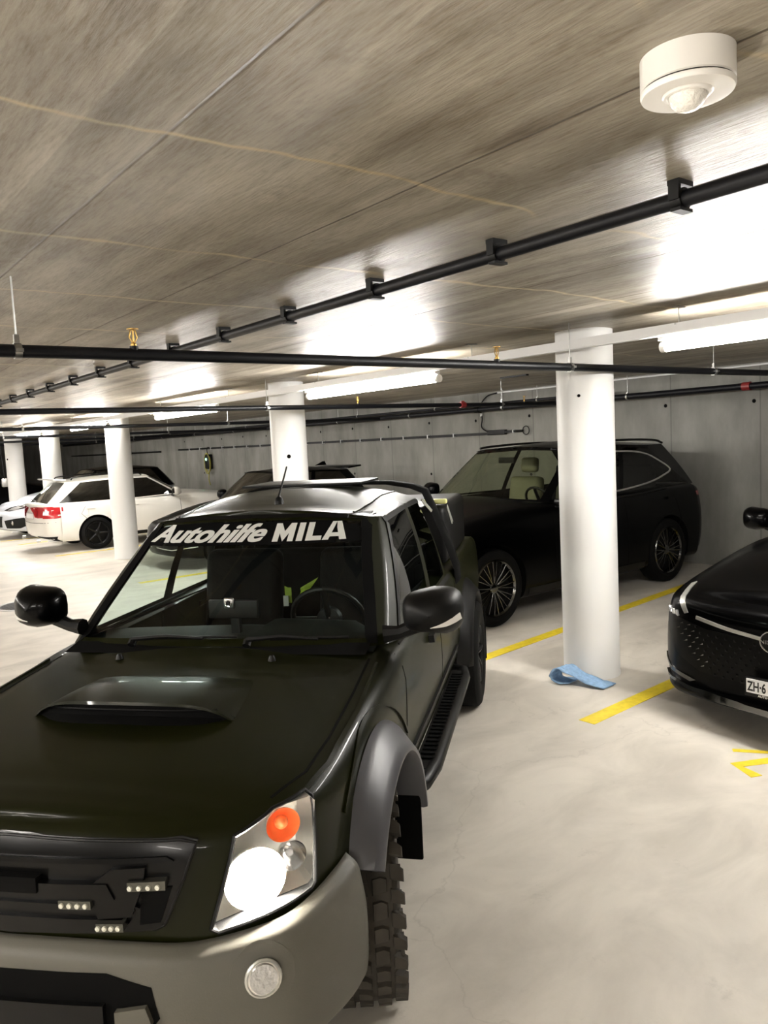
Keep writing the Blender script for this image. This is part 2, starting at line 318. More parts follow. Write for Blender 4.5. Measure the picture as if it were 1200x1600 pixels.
# ------------------------------------------------------------------ projecting patches onto bodies
def bvh_of(objs):
    v = []; f = []
    for o in objs:
        k = len(v); v += [x.co.copy() for x in o.data.vertices]; f += [tuple(i + k for i in p.vertices) for p in o.data.polygons]
    return BVHTree.FromPolygons(v, f)
def patch(bvh, poly, origin, u, v, d, step=0.04, lift=0.004, thick=0.012, smooth_poly=0, holes=None):
    """poly: (a,b) outline; point = origin + a*u + b*v, shot along d onto the body"""
    origin = Vector(origin); u = Vector(u).normalized(); v = Vector(v).normalized(); d = Vector(d).normalized()
    if smooth_poly: 
        q = [(p[0], p[1], 0) for p in poly]; q = q[-1:] + q + q[:2]
        q = catmull(q, smooth_poly)[smooth_poly:-smooth_poly]; poly = [(p.x, p.y) for p in q][:-1]
    pts = []
    for i in range(len(poly)):
        a = Vector(poly[i]); b = Vector(poly[(i + 1) % len(poly)]); n = max(1, int((b - a).length / step))
        pts += [a.lerp(b, k / n) for k in range(n)]
    nb = len(pts); edges = [(i, (i + 1) % nb) for i in range(nb)]
    xs = [p.x for p in pts]; ys = [p.y for p in pts]
    def inside(x, y):
        c = False
        for i in range(nb):
            a = pts[i]; b = pts[(i + 1) % nb]
            if (a.y > y) != (b.y > y) and x < (b.x - a.x) * (y - a.y) / (b.y - a.y) + a.x: c = not c
        return c
    inner = []
    x = min(xs) + step / 2
    while x < max(xs):
        y = min(ys) + step / 2
        while y < max(ys):
            if inside(x, y) and min((Vector((x, y)) - p).length for p in pts) > step * 0.45: inner.append(Vector((x, y)))
            y += step
        x += step
    V2, E2, F2, *_ = geometry.delaunay_2d_cdt(pts + inner, edges, [], 1, 1e-5)
    top = []; bot = []; last = 1.0
    for p in V2:
        dd_ = bvh.ray_cast(origin + u * p.x + v * p.y, d)[3]
        if dd_ is not None: last = dd_; break
    for p in V2:
        s0 = origin + u * p.x + v * p.y
        h, n, i_, dist = bvh.ray_cast(s0, d)
        if h is None:
            h, n, i_, dist = bvh.find_nearest(s0 + d * last)
        else: last = dist
        if n.dot(d) > 0: n = -n
        top.append(h + n * lift); bot.append(h - n * thick)
    g = G(); N = len(top); fs = [tuple(f) for f in F2]
    cnt = {}
    for f in fs:
        for k in range(len(f)):
            e = (f[k], f[(k + 1) % len(f)]); cnt[tuple(sorted(e))] = cnt.get(tuple(sorted(e)), []) + [e]
    sk = [(e[0][1], e[0][0], e[0][0] + N, e[0][1] + N) for e in cnt.values() if len(e) == 1]
    g.add(top + bot, fs + sk); return g
Xp = dict(origin=(6, 0, 0), u=(0, 1, 0), v=(0, 0, 1), d=(-1, 0, 0))     # front view: (y, z)
Xm = dict(origin=(-9, 0, 0), u=(0, 1, 0), v=(0, 0, 1), d=(1, 0, 0))     # rear view
Yp = dict(origin=(0, 4, 0), u=(1, 0, 0), v=(0, 0, 1), d=(0, -1, 0))     # left side: (x, z)
Ym = dict(origin=(0, -4, 0), u=(1, 0, 0), v=(0, 0, 1), d=(0, 1, 0))
Zp = dict(origin=(0, 0, 5), u=(1, 0, 0), v=(0, 1, 0), d=(0, 0, -1))     # top: (x, y)
def strip(pts, w):
    """ribbon outline along a 2d path"""
    P = [Vector(p) for p in pts]; L_ = []; R_ = []
    for i in range(len(P)):
        t = (P[min(i + 1, len(P) - 1)] - P[max(i - 1, 0)]).normalized(); n = Vector((-t.y, t.x)) * w / 2
        L_.append(tuple(P[i] + n)); R_.append(tuple(P[i] - n))
    return L_ + R_[::-1]
def band(bvh, pts, origin, u, v, d, r=.004, lift=.003, closed=True, step=.03):
    origin = Vector(origin); u = Vector(u).normalized(); v = Vector(v).normalized(); d = Vector(d).normalized()
    P = [Vector(p) for p in pts]; Q = []
    if closed: P.append(P[0])
    for i in range(len(P) - 1):
        n = max(1, int((P[i + 1] - P[i]).length / step)); Q += [P[i].lerp(P[i + 1], k / n) for k in range(n)]
    Q.append(P[-1]); out = []
    for p in Q:
        s0 = origin + u * p.x + v * p.y; h, n, i_, dist = bvh.ray_cast(s0, d)
        if h is None: h, n, i_, dist = bvh.find_nearest(s0 + d * 1.0)
        if n.dot(d) > 0: n = -n
        out.append(h + n * lift)
    g = G(); g.tube(out, r, 6); return g
def mir(poly): return [(-a, b) for a, b in poly]

# ------------------------------------------------------------------ lofted car bodies (local: x forward, y left, z up, front axle at x = 0)
def shell(plan, rows, ncr=4, nrr=3, crown=lambda x: 0.04, zb=lambda x: 0.2, nacross=14):
    """plan: (x, y, ztop) from front centre round to rear centre; rows: (fraction, side_in, front_in, rear_in)"""
    P = [Vector(p) for p in plan]; cols = []
    for i, p in enumerate(P):
        if i == 0: n = Vector((1, 0))
        elif i == len(P) - 1: n = Vector((-1, 0))
        else:
            t = (P[i + 1] - P[i - 1]); n = Vector((-t.y, t.x)); n = -n if n.dot(Vector((p.x - 0, p.y)).xy) < 0 and p.y > .3 else n
            n.normalize()
            if n.y < 0: n = -n
        col = []
        for fr, si, fi, ri in rows:
            ins = si * n.y ** 2 + (fi if n.x > 0 else ri) * n.x ** 2
            if i in (0, len(P) - 1): q = Vector((p.x - n.x * ins, 0, 0))
            else: q = Vector((p.x - n.x * ins, max(p.y - n.y * ins, 0.01), 0))
            q.z = zb(p.x) + (p.z - zb(p.x)) * fr; col.append(q)
        cols.append(col)
    nr = len(rows); tracks = [catmull([c[r] for c in cols], ncr) for r in range(nr)]
    fine = [catmull([tracks[r][k] for r in range(nr)], nrr) for k in range(len(tracks[0]))]
    g = G(); K = len(fine); R = len(fine[0])
    for k in (0, K - 1):
        for q in fine[k]: q.y = 0
    g.grid(fine); g.grid([[Vector((q.x, -q.y, q.z)) for q in c] for c in fine])
    rowsT = []
    for k in range(K):
        a = fine[k][-1]; y0 = max(a.y, 0)
        rowsT.append([Vector((a.x, y0 * t, a.z + crown(a.x) * (1 - t * t) * min(1, y0 / .6))) for t in [1 - 2 * i / nacross for i in range(nacross + 1)]])
    g.grid(rowsT)
    g.grid([[Vector((c[0].x, c[0].y * (1 - 2 * i / 4), c[0].z)) for i in range(5)] for c in fine])
    return g

def ring_cabin(ring, rows_t=(0, .07, .93, 1), bulge=0.02, crown=None, glass_sub=3, nacross=12):
    """ring: (base, top, kind) half ring, front centre to rear centre. returns dict of G: 'cabin' and each glass kind + side"""
    out = {}
    def get(k): return out.setdefault(k, G())
    def pt(b, t, s, ins=0.0):
        b = Vector(b); t = Vector(t); p = b.lerp(t, s); n = Vector((b.x - (-1.5), b.y * 2.5, 0)); 
        n = Vector((0, 1 if b.y > 0 else -1, 0)) if abs(b.y) > .6 else Vector((1 if b.x > t.x else -1, 0, .3)).normalized()
        return p + n * bulge * 4 * s * (1 - s) * (1 if abs(b.y) > .6 else .8)
    for sg in (1, -1):
        for i in range(len(ring) - 1):
            b0, t0, kind = ring[i]; b1, t1, _ = ring[i + 1]
            m = lambda p: (p[0], p[1] * sg, p[2])
            ss = [rows_t[0], rows_t[1]] + [rows_t[1] + (rows_t[2] - rows_t[1]) * k / 5 for k in range(1, 5)] + [rows_t[2], rows_t[3]]
            rows = [[pt(Vector(m(b0)).lerp(Vector(m(b1)), h / glass_sub), Vector(m(t0)).lerp(Vector(m(t1)), h / glass_sub), s) for h in range(glass_sub + 1)] for s in ss]
            if kind == 'pillar': get('cabin').grid(rows)
            else:
                get('cabin').grid(rows[:2]); get('cabin').grid(rows[-2:])
                key = kind + (('_left' if sg > 0 else '_right') if kind.startswith('side') else '')
                get(key).grid(rows[1:-1])
    tops = [Vector(r[1]) for r in ring]; tops = catmull(tops, 3)
    x0, x1 = tops[0].x, tops[-1].x
    cr = crown or (lambda s: .08 * sin(pi * min(max(s, 0), 1)) ** .5)
    rt = []
    for a in tops:
        s = (x0 - a.x) / (x0 - x1); y0 = max(a.y, 0)
        rt.append([Vector((a.x, y0 * q, a.z + cr(s) * (1 - abs(q) ** 2.6))) for q in [1 - 2 * i / nacross for i in range(nacross + 1)]])
    get('cabin').grid(rt)
    return out

def cut(o, cutter_g, cmat=None):
    co = cutter_g.obj('cutter', cmat or BLKM, o.parent, smooth=False, weld=True)
    md = o.modifiers.new('b', 'BOOLEAN'); md.operation = 'DIFFERENCE'; md.object = co; md.solver = 'EXACT'
    try: md.material_mode = 'TRANSFER'
    except Exception: pass
    if (cmat or BLKM).name not in [m.name for m in o.data.materials]: pass
    dg = bpy.context.evaluated_depsgraph_get(); me = bpy.data.meshes.new_from_object(o.evaluated_get(dg))
    old = o.data; o.modifiers.clear(); o.data = me; me.name = old.name; bpy.data.meshes.remove(old)
    cm = co.data; bpy.data.objects.remove(co); bpy.data.meshes.remove(cm)
def cyl_g(c, r, y0, y1, n=40):
    g = G(); g.lathe([(0.0001, y0), (r, y0), (r, y1), (0.0001, y1)], n, 'Y', c); return g
def prism_g(poly, origin, u, v, d, t0, t1):
    o = Vector(origin); u = Vector(u); v = Vector(v); d = Vector(d); n = len(poly)
    a = [o + u * p[0] + v * p[1] + d * t0 for p in poly]; b = [o + u * p[0] + v * p[1] + d * t1 for p in poly]
    g = G(); g.add(a + b, [tuple(range(n)), tuple(range(2 * n - 1, n - 1, -1))] + [(i, (i + 1) % n, n + (i + 1) % n, n + i) for i in range(n)]); return g
def delete_faces(o, test):
    bm = bmesh.new(); bm.from_mesh(o.data)
    bmesh.ops.delete(bm, geom=[f for f in bm.faces if test(f.calc_center_median())], context='FACES'); bm.to_mesh(o.data); bm.free()

def wheel(parent, x, y, side, R=0.34, rim_r=0.23, wid=0.22, spokes=10, rimmat=None, tyremat=None, spk_w=0.018, double=False, blocks=False, steer=0.0):
    """side=+1: outer face towards +y; y is the outer face"""
    yo = y; yi = y - side * wid; h = lambda t: yo + (yi - yo) * t
    prof = [(rim_r, h(.06)), (rim_r + .02, h(.0)), (R - .07, h(-.02)), (R - .025, h(.02)), (R - .006, h(.09)), (R, h(.2)), (R, h(.8)), (R - .006, h(.91)), (R - .03, h(1)), (rim_r, h(1)), (rim_r - .02, h(.9)), (rim_r - .015, h(.5)), (rim_r - .012, h(.1))]
    g = G(); g.lathe(prof, 56, 'Y', (x, 0, R), closed=True)
    if blocks:
        nb = 34
        for i in range(nb):
            a = 2 * pi * i / nb
            for j, (t, dt, ph) in enumerate(((.02, .19, 0), (.25, .2, .5), (.5, .2, 0), (.74, .19, .5), (.96, .15, 0))):
                aa = a + ph * 2 * pi / nb; rr = R + (.006 if 0 < j < 4 else -.004)
                c = (x + cos(aa) * rr, h(t + (.0 if j != 4 else 0)), R + sin(aa) * rr)
                L_ = 2 * pi * R / nb * (.80 if i % 2 else .70)
                vs = []
                for dr, sc in ((-.012, 1.0), (.010, .86)):
                    for ua, ub in ((-1, -1), (1, -1), (1.0, .2), (.55, 1), (-1, 1)):
                        ang = aa + ua * L_ / 2 / R * sc * (1 if j % 2 else .9) + ub * .012 * (1 if j % 2 else -1)
                        vs.append((x + cos(ang) * (rr + dr), c[1] + ub * wid * dt / 2 * sc, R + sin(ang) * (rr + dr)))
                g.add(vs, [(4, 3, 2, 1, 0), (5, 6, 7, 8, 9)] + [(k, (k + 1) % 5, 5 + (k + 1) % 5, 5 + k) for k in range(5)])
            # side lugs
            g.box((x + cos(a) * (R - .02), h(-.012), R + sin(a) * (R - .02)), (.028, .012, .05 if i % 2 else .03), ry=-a)
    wo = g.obj('wheel', tyremat or RUB, parent)
    if steer:
        piv = Vector((x, y - side * .13, 0)); wo.matrix_local = Matrix.Translation(piv) @ Matrix.Rotation(steer, 4, 'Z') @ Matrix.Translation(-piv)
    g = G(); rm = rimmat or SATIN
    g.lathe([(rim_r, h(.08)), (rim_r - .012, h(.02)), (rim_r - .028, h(.10)), (rim_r - .02, h(.3)), (rim_r - .015, h(.9)), (rim_r, h(.9))], 48, 'Y', (x, 0, R))
    for k in range(spokes):
        for dd in ((-.11, .11) if double else (0,)):
            a = 2 * pi * k / spokes
            p0 = Vector((x + cos(a) * .045, h(.17), R + sin(a) * .045)); a2 = a + dd
            p1 = Vector((x + cos(a2) * (rim_r - .02), h(.08), R + sin(a2) * (rim_r - .02)))
            g.tube([p0, p0.lerp(p1, .5) + Vector((0, side * .006, 0)), p1], [spk_w * .8, spk_w * .7, spk_w * .55], 6)
    g.lathe([(.0001, h(.1)), (.04, h(.1)), (.06, h(.16)), (.065, h(.25)), (.0001, h(.3))], 20, 'Y', (x, 0, R))
    ro = g.obj('rim', rm, wo)
    g = G(); g.lathe([(.0001, h(.42)), (rim_r - .02, h(.42)), (rim_r - .02, h(.5)), (.0001, h(.5))], 32, 'Y', (x, 0, R)); g.obj('brake_disc', BLK, wo)
    return wo
def mirror_part(parent, x, y, z, m, sc=1.0, sg=1, stalk=BLK):
    # rounded shell: deeper at the front, flat glass facing rear
    g = G(); prof = [(-.06, 1.0), (-.02, 1.04), (.03, .96), (.075, .74), (.10, .40), (.108, .02)]; rows = []
    n = 20
    for dx, s in prof:
        r = []
        for k in range(n + 1):
            a = 2 * pi * k / n; ca, sa = cos(a), sin(a)
            e = .62; yy = math.copysign(abs(ca) ** e, ca) * .125 * s; zz = math.copysign(abs(sa) ** e, sa) * (.098 if yy * sg > 0 else .088) * s
            r.append((x + dx * sc - .18 * yy * sg, y + yy * sc, z + zz * sc))
        rows.append(r)
    g.grid(rows)
    o = g.obj('door_mirror', m, parent, weld=True)
    g = G(); g.add([rows[0][k] for k in range(n)], [tuple(range(n))]); g.obj('mirror_glass', CHR, o)
    g = G(); g.tube([(x - .02, y - sg * .06 * sc, z - .06 * sc), (x - .01, y - sg * .15 * sc, z - .095 * sc), (x, y - sg * .22 * sc, z - .10 * sc)], [.035 * sc, .03 * sc, .04 * sc], 8); g.obj('mirror_stalk', stalk, o)
    return o
def lett(parent, name, body, size, origin, ux, uy, m, **k):
    g = place(text_geo(body, size, **k), origin, ux, uy); return g.obj(name, m, parent, smooth=False)

# ================================================================== THE GARAGE
CZ = 2.65; WX = 9.9; YN = -9.0; YF = 42.0; XL = -9.5
tag(G().box(((XL + WX) / 2, (YN + YF) / 2, -.1), (WX - XL + .6, YF - YN + .6, .2)).obj('floor', FLOOR, smooth=False), kind='structure')
tag(G().box(((XL + WX) / 2, (YN + YF) / 2, CZ + .15), (WX - XL + .6, YF - YN + .6, .3)).obj('ceiling', CEIL, smooth=False), kind='structure')
for nm, c, d in (('wall_right', (WX + .15, (YN + YF) / 2, CZ / 2), (.3, YF - YN, CZ)), ('wall_left', (XL - .15, (YN + YF) / 2, CZ / 2), (.3, YF - YN, CZ)),
                 ('wall_far', ((XL + WX) / 2, YF + .15, CZ / 2), (WX - XL, .3, CZ)), ('wall_near', ((XL + WX) / 2, YN - .15, CZ / 2), (WX - XL, .3, CZ))):
    wo_ = tag(G().box(c, d).obj(nm, WALL, smooth=False), kind='structure')
    if nm == 'wall_right':
        for k in range(-1, 14):
            for dz in ((2.17,) if k % 2 else (2.19, 1.22)):
                g = G(); g.lathe([(.0001, -.002), (.022, -.002), (.026, 0)], 12, 'X', (WX - .001, 6.1 + 1.25 * k + .08, dz)); g.obj('tie_hole', BLKM, wo_)
# columns
COLS = [(4.93, 3.76, 'thick white round column by the blue cloth, nearest the camera', .215),
        (4.93, 8.14, 'white round column rising behind the green pickup roof', .215),
        (4.93, 14.05, 'white round column in front of the white estate car', .215),
        (4.93, 18.45, 'white round column just behind the tail of the white estate car', .215),
        (4.93, 21.81, 'farthest left white round column above the silver-white car bonnet', .215)]
for i, (x, y, lb, r) in enumerate(COLS):
    g = G(); prof = [(r + .004, 0.0), (r + .004, .02), (r, .03), (r, 2.2), (r - .002, 2.21), (r - .002, CZ)]
    g.lathe(prof, 14 if False else 48, 'Z', (x, y, 0))
    o = tag(g.obj('concrete_column', COLW), lb, 'column', 'white columns along the bays')
    if i in (0, 1, 4):
        g = G(); n_ = Vector((-.9, -.43, 0)).normalized() if i != 1 else Vector((-.55, -.83, 0)).normalized()
        z = {0: 2.16, 1: 1.77, 4: 1.9}[i]
        g.lathe([(.0001, .004), (.010 if i == 0 else .02, .004), (.012 if i == 0 else .024, 0)], 12, 'X'); 
        g.v = [tuple(Vector((x, y, z)) + n_ * (r + p[0]) + Vector((-n_.y, n_.x, 0)) * p[1] + Vector((0, 0, p[2]))) for p in g.v]
        g.obj('anchor_hole', BLKM, o)

# ---- hung pipes
def pipe_x(y, x0, x1, z, r, label, hangers, sprinklers=(), couplings=(), m=PIPE):
    g = G(); g.tube([(x0, y, z), ((x0 + x1) / 2, y, z), (x1, y, z)], r, 16); o = tag(g.obj('ceiling_pipe', m), label, 'pipe', 'sprinkler pipes crossing the garage')
    for x in hangers:
        g = G(); g.tube([(x, y, z + r), (x, y, CZ)], .004, 6); g.tube([(x - .014, y, z), (x + .014, y, z)], r + .006, 16); g.box((x, y, z + r + .02), (.02, .02, .04)); g.box((x, y - r - .008, z), (.03, .02, .014)); g.obj('pipe_hanger', STEEL, o)
    for x in sprinklers:
        g = G(); zb_ = z + r
        g.lathe([(.012, 0), (.014, .0), (.014, .02), (.009, .025), (.009, .03)], 12, 'Z', (x, y, zb_))
        for s_ in (-1, 1): g.tube([(x + s_ * .008, y, zb_ + .03), (x + s_ * .018, y, zb_ + .05), (x + s_ * .012, y, zb_ + .078), (x, y, zb_ + .085)], .003, 6)
        g.tube([(x, y, zb_ + .03), (x, y, zb_ + .08)], .004, 6); g.lathe([(.0001, .086), (.026, .084), (.026, .088), (.0001, .09)], 16, 'Z', (x, y, zb_))
        g.obj('sprinkler_head', BRASS, o)
        g = G(); g.tube([(x, y, z), (x, y, zb_ + .01)], .02, 12); g.obj('pipe_tee', m, o)
    for x in couplings:
        g = G(); g.tube([(x - .04, y, z), (x + .04, y, z)], r + .014, 16); g.box((x, y, z + r + .01), (.05, .03, .03)); g.obj('pipe_coupling', REDP, o)
    return o
pipe_x(3.5, -6.0, 9.6, 2.345, .0275, 'thick black pipe crossing just above the front column, nearest of the cross pipes', [.84, 4.43, 6.34, -2.5], [1.335, 3.70])
pipe_x(7.6, -6.0, 9.55, 2.325, .0275, 'black cross pipe with a red coupling, second from the camera', [4.35, 8.1, .6], [8.57, 5.6], [7.34])
pipe_x(12.2, -6.0, 9.5, 2.33, .0275, 'thin black cross pipe above the dark car, third from the camera', [2.9, 6.2], [7.6])
pipe_x(16.7, -6.0, 9.5, 2.33, .0275, 'thin black cross pipe above the white estate car, fourth from the camera', [3.6, 7.0])
pipe_x(21.0, -6.0, 9.5, 2.33, .0275, 'far black cross pipe above the silver-white car, fifth from the camera', [4.1, 7.8])
pipe_x(26.0, -6.0, 9.5, 2.33, .0275, 'farthest black cross pipe near the black van', [5.2, 8.4])
def pipe_y(x, y0, y1, z, r, name, label, m, clamps=(), clampf=None, couplings=(), group=None):
    g = G(); g.tube([(x, y0, z), (x, (y0 + y1) / 2, z), (x, y1, z)], r, 16); o = tag(g.obj(name, m), label, 'pipe', group)
    for y in clamps: clampf(o, x, y, z, r)
    for y in couplings:
        g = G(); g.tube([(x, y - .05, z), (x, y + .05, z)], r + .012, 16); g.obj('pipe_coupling', REDP if m is PIPE2 and y < 5 else BLK, o)
    return o
def sq_clamp(o, x, y, z, r):
    g = G(); g.box((x - .035, y, (CZ + z) / 2 + .005), (.014, .035, CZ - z - .01 + .03)); g.box((x - .002, y, CZ - .008), (.08, .04, .016)); g.tube([(x, y - .016, z), (x, y + .016, z)], r + .008, 14)
    g.box((x + .004, y, z - r - .006), (.07, .034, .010)); g.obj('pipe_clamp', BLK, o)
def rod_clamp(o, x, y, z, r):
    g = G(); g.tube([(x, y, z), (x, y, CZ)], .004, 6); g.tube([(x, y - .012, z), (x, y + .012, z)], r + .006, 14); g.box((x, y, z + r + .01), (.025, .025, .03)); g.obj('pipe_clamp', STEEL, o)
pipe_y(2.28, -5, 34, 2.595, .026, 'ceiling_pipe', 'black pipe clamped tight to the ceiling, running diagonally across the photo', PIPE, [1.36 + .775 * k for k in range(-2, 16)], sq_clamp)
pipe_y(9.62, -3, 34, 2.35, .042, 'wall_pipe', 'thick dark pipe hung along the back wall above the black SUV', PIPE2, [6.6 + 2.4 * k for k in range(-2, 10)], rod_clamp, [4.88, 9.6, 15.2])
pipe_y(9.55, 6.9, 34, 2.42, .024, 'wall_pipe', 'thinner dark pipe running just above the thick back wall pipe', PIPE2, [8.2 + 2.4 * k for k in range(9)], rod_clamp)
# pale conduit at the wall / ceiling corner with bent lead down to the busbar
g = G(); g.tube([(WX - .03, -3, CZ - .03), (WX - .03, 9.35, CZ - .03)], .012, 8); tag(g.obj('white_conduit', WMETAL), 'thin white conduit in the corner of back wall and ceiling', 'conduit')
g = G(); g.tube(catmull([(WX - .03, 9.35, CZ - .03), (WX - .03, 9.6, 2.58), (WX - .05, 9.75, 2.42), (WX - .05, 9.72, 2.2), (WX - .04, 9.75, 2.05), (WX - .05, 9.6, 1.96)], 6), .011, 8)
o = tag(g.obj('hanging_lead', PIPE2), 'dark lead curving down the wall from white conduit to busbar box', 'cable')
g = G(); g.tube([(WX - .05, 9.74, 2.24), (WX - .05, 9.73, 2.29)], .02, 10); g.obj('cable_gland', WMETAL, o)
# flat busbar on the wall
bz = lambda y: 1.925
g = G(); g.box((WX - .04, 16.2, 1.93), (.05, 13.2, .045)); bb = tag(g.obj('wall_busbar', BLK), 'long flat black busbar with white clips along the back wall', 'busbar')
for k in range(17):
    g = G(); g.box((WX - .045, 10.45 + .72 * k, 1.93), (.065, .016, .07)); g.obj('clip', WMETAL, bb)
g = G(); g.box((WX - .05, 9.38, 1.945), (.07, .42, .085), bev=.01); g.box((WX - .05, 9.05, 1.95), (.04, .26, .04)); g.obj('feed_box', BLK, bb)
g = G(); g.tube([(WX - .05, 8.98, 1.95), (WX - .05, 9.0, 1.95)], .032, 12); g.obj('clip', WMETAL, bb)
g = G(); g.tube([(WX - .05, 8.72 + .07 * cos(a), 1.955 + .07 * sin(a)) for a in [2 * pi * k / 20 for k in range(21)]], .009, 6); g.tube([(WX - .05, 8.79, 1.95), (WX - .05, 8.95, 1.95)], .022, 8); g.obj('end_ring', BLK, bb)
g = G(); g.box((WX - .04, 29.0, 1.9), (.05, 9.5, .05)); tag(g.obj('wall_busbar', BLK), 'far black busbar on the wall seen between the leftmost columns', 'busbar')

# ---- light trunking and tube lamps
RX = 4.57
g = G(); g.box((RX, 14, 2.515), (.085, 34, .06)); g.box((RX, 14, 2.485), (.06, 34, .01)); rail = tag(g.obj('light_trunking', WMETAL), 'long white trunking rail hung below the ceiling, carrying the tube lamps', 'rail')
for y in (1.2, 2.75, 4.6, 6.88, 8.93, 11.1, 13.3, 15.5, 17.7, 19.9, 22.1):
    g = G(); g.tube([(RX, y, 2.53), (RX, y, CZ)], .004, 6); g.box((RX, y, 2.54), (.09, .012, .012)); g.box((RX, y, CZ - .004), (.10, .03, .008)); g.obj('hanger_rod', STEEL, rail)
def tube_lamp(x, y0, y1, z, m, label, group):
    yc = (y0 + y1) / 2; t = empty('tube_lamp', (x, yc, z), 0, label, 'lamp', group); h = (y1 - y0) / 2
    g = G(); g.tube([(0, -h + .03, 0), (0, 0, 0), (0, h - .03, 0)], .032, 14); g.obj('lit_tube', m, t)
    for a_, b_ in ((-h, -h + .035), (h - .035, h)):
        g = G(); g.tube([(0, a_, 0), (0, b_, 0)], .035, 14); g.obj('end_cap', WHITE, t)
    g = G(); g.box((-.02, 0, .055), (.05, 2 * h, .035)); g.obj('lamp_housing', WMETAL, t)
    return t
names = ['bright tube lamp at the right edge, above the black car nose', 'long bright tube lamp between the front column and the second column', 'bright tube lamp left of the second column, above the dark car',
         'tube lamp seen at the top of the third column', 'small distant tube lamp at the top of the fourth column', 'farthest tube lamp glowing at the left edge']
for k, lb in enumerate(names):
    y0 = .80 + 4.30 * k; tube_lamp(4.66, y0, y0 + 2.13, 2.42, LIT, lb, 'tube lamps on the white rail')
g = G(); g.box((-3.75, 14, 2.51), (.085, 40, .05)); tag(g.obj('light_trunking', WMETAL), 'white trunking rail over the opposite side of the driving lane', 'rail')
for k in range(-2, 7):  # out-of-view lamp row, added to brighten floor, ceiling and bumper
    y0 = .80 + 4.30 * k; tube_lamp(-3.6, y0, y0 + 2.13, 2.42, LIT2, 'unseen tube lamp added over the opposite bays, ' + ['first', 'second', 'third', 'fourth', 'fifth', 'sixth', 'seventh', 'eighth', 'ninth'][k + 2] + ' from the near wall', 'unseen tube lamps added over the opposite bays')

# ---- motion sensor
t = empty('motion_sensor', (1.545, .903, CZ), 0, 'round white motion sensor on the ceiling at the upper right', 'sensor')
g = G(); g.lathe([(.0001, 0), (.0925, 0), (.0925, -.058), (.089, -.060)], 64); g.obj('sensor_housing', WHITE, t)
g = G(); g.lathe([(.089, -.0595), (.089, -.062)], 64); g.obj('seam_gasket', BLK, t)
g = G(); g.lathe([(.089, -.0625), (.0925, -.064), (.0925, -.070), (.090, -.075), (.084, -.076), (.05, -.074), (.046, -.078), (.040, -.079), (.036, -.076)], 64); g.obj('sensor_cover', WHITE, t)
g = G(); g.lathe([(.038, -.074), (.036, -.086), (.031, -.096), (.022, -.104), (.011, -.108), (.0001, -.109)], 40)
PIRL = mat('frosted_lens', (0.85, 0.82, 0.76), 0.25, coat=0.5, bump=0.5, bscale=160); g.obj('lens_dome', PIRL, t)

# ---- floor markings
def floor_poly(name, poly, m, label, cat, z=.0025):
    g = G(); n = len(poly); g.add([(x, y, z) for x, y in poly] + [(x, y, .0) for x, y in poly], [tuple(range(n))] + [(i, (i + 1) % n, n + (i + 1) % n, n + i) for i in range(n)])
    return tag(g.obj(name, m, smooth=False), label, cat, 'yellow bay markings' if m is YELL else None)
def yline(x0, y0, x1, y1, w, label):
    d = Vector((x1 - x0, y1 - y0)).normalized(); n = Vector((-d.y, d.x)) * w / 2
    floor_poly('parking_line', [(x0 + n.x, y0 + n.y), (x0 - n.x, y0 - n.y), (x1 - n.x, y1 - n.y), (x1 + n.x, y1 + n.y)], YELL, label, 'floor marking')
yline(4.02, 3.12, 9.4, 3.33, .12, 'yellow bay line running under the nose of the black car on the right')
yline(4.0, 4.60, 9.4, 5.12, .12, 'yellow bay line passing behind the front column beside the SUV')
yline(4.0, 8.9, 9.4, 8.95, .12, 'yellow bay line between the SUV and the dark car, hidden by the pickup')
yline(4.05, 11.12, 9.4, 11.15, .12, 'yellow bay line seen through the pickup side window')
yline(4.1, 15.62, 9.4, 15.72, .10, 'yellow bay line in front of the white estate car rear wheel')
yline(4.1, 18.55, 9.4, 18.75, .10, 'yellow bay line between the white estate and the silver-white car, nearer of two')
yline(4.0, 19.75, 9.4, 19.95, .10, 'yellow bay line under the silver-white car nose')
def stroke(p, w=.055): return strip(p, w)
floor_poly('bay_number', stroke([(4.30, 2.01), (4.065, 2.135), (4.0, 1.99)], .07), YELL, 'yellow painted stroke of a bay number at the right edge', 'floor marking')
floor_poly('bay_number', stroke([(4.24, 2.25), (4.42, 2.0)], .04), YELL, 'thin yellow painted stroke in the shadow under the black car on the right', 'floor marking')
floor_poly('bay_number', stroke([(4.05, 1.93), (4.08, 1.75)], .05), YELL, 'yellow painted dash below the bay number stroke at the right edge', 'floor marking')
# manhole
t = empty('manhole_cover', (2.42, 10.78, 0), 0, 'round grey iron manhole cover in the lane behind the left door mirror', 'manhole cover')
g = G(); g.lathe([(.0001, .006), (.32, .006), (.33, .002)], 40); 
for k in range(-4, 5):
    hw_ = sqrt(max(.09 - (k * .06) ** 2, 0.001))
    g.box((0, k * .06, .007), (2 * hw_, .02, .006))
g.obj('lid', MANH, t); g = G(); g.lathe([(.335, .003), (.335, .006), (.38, .006), (.385, .0)], 40); g.obj('lid_frame', STEEL, t)
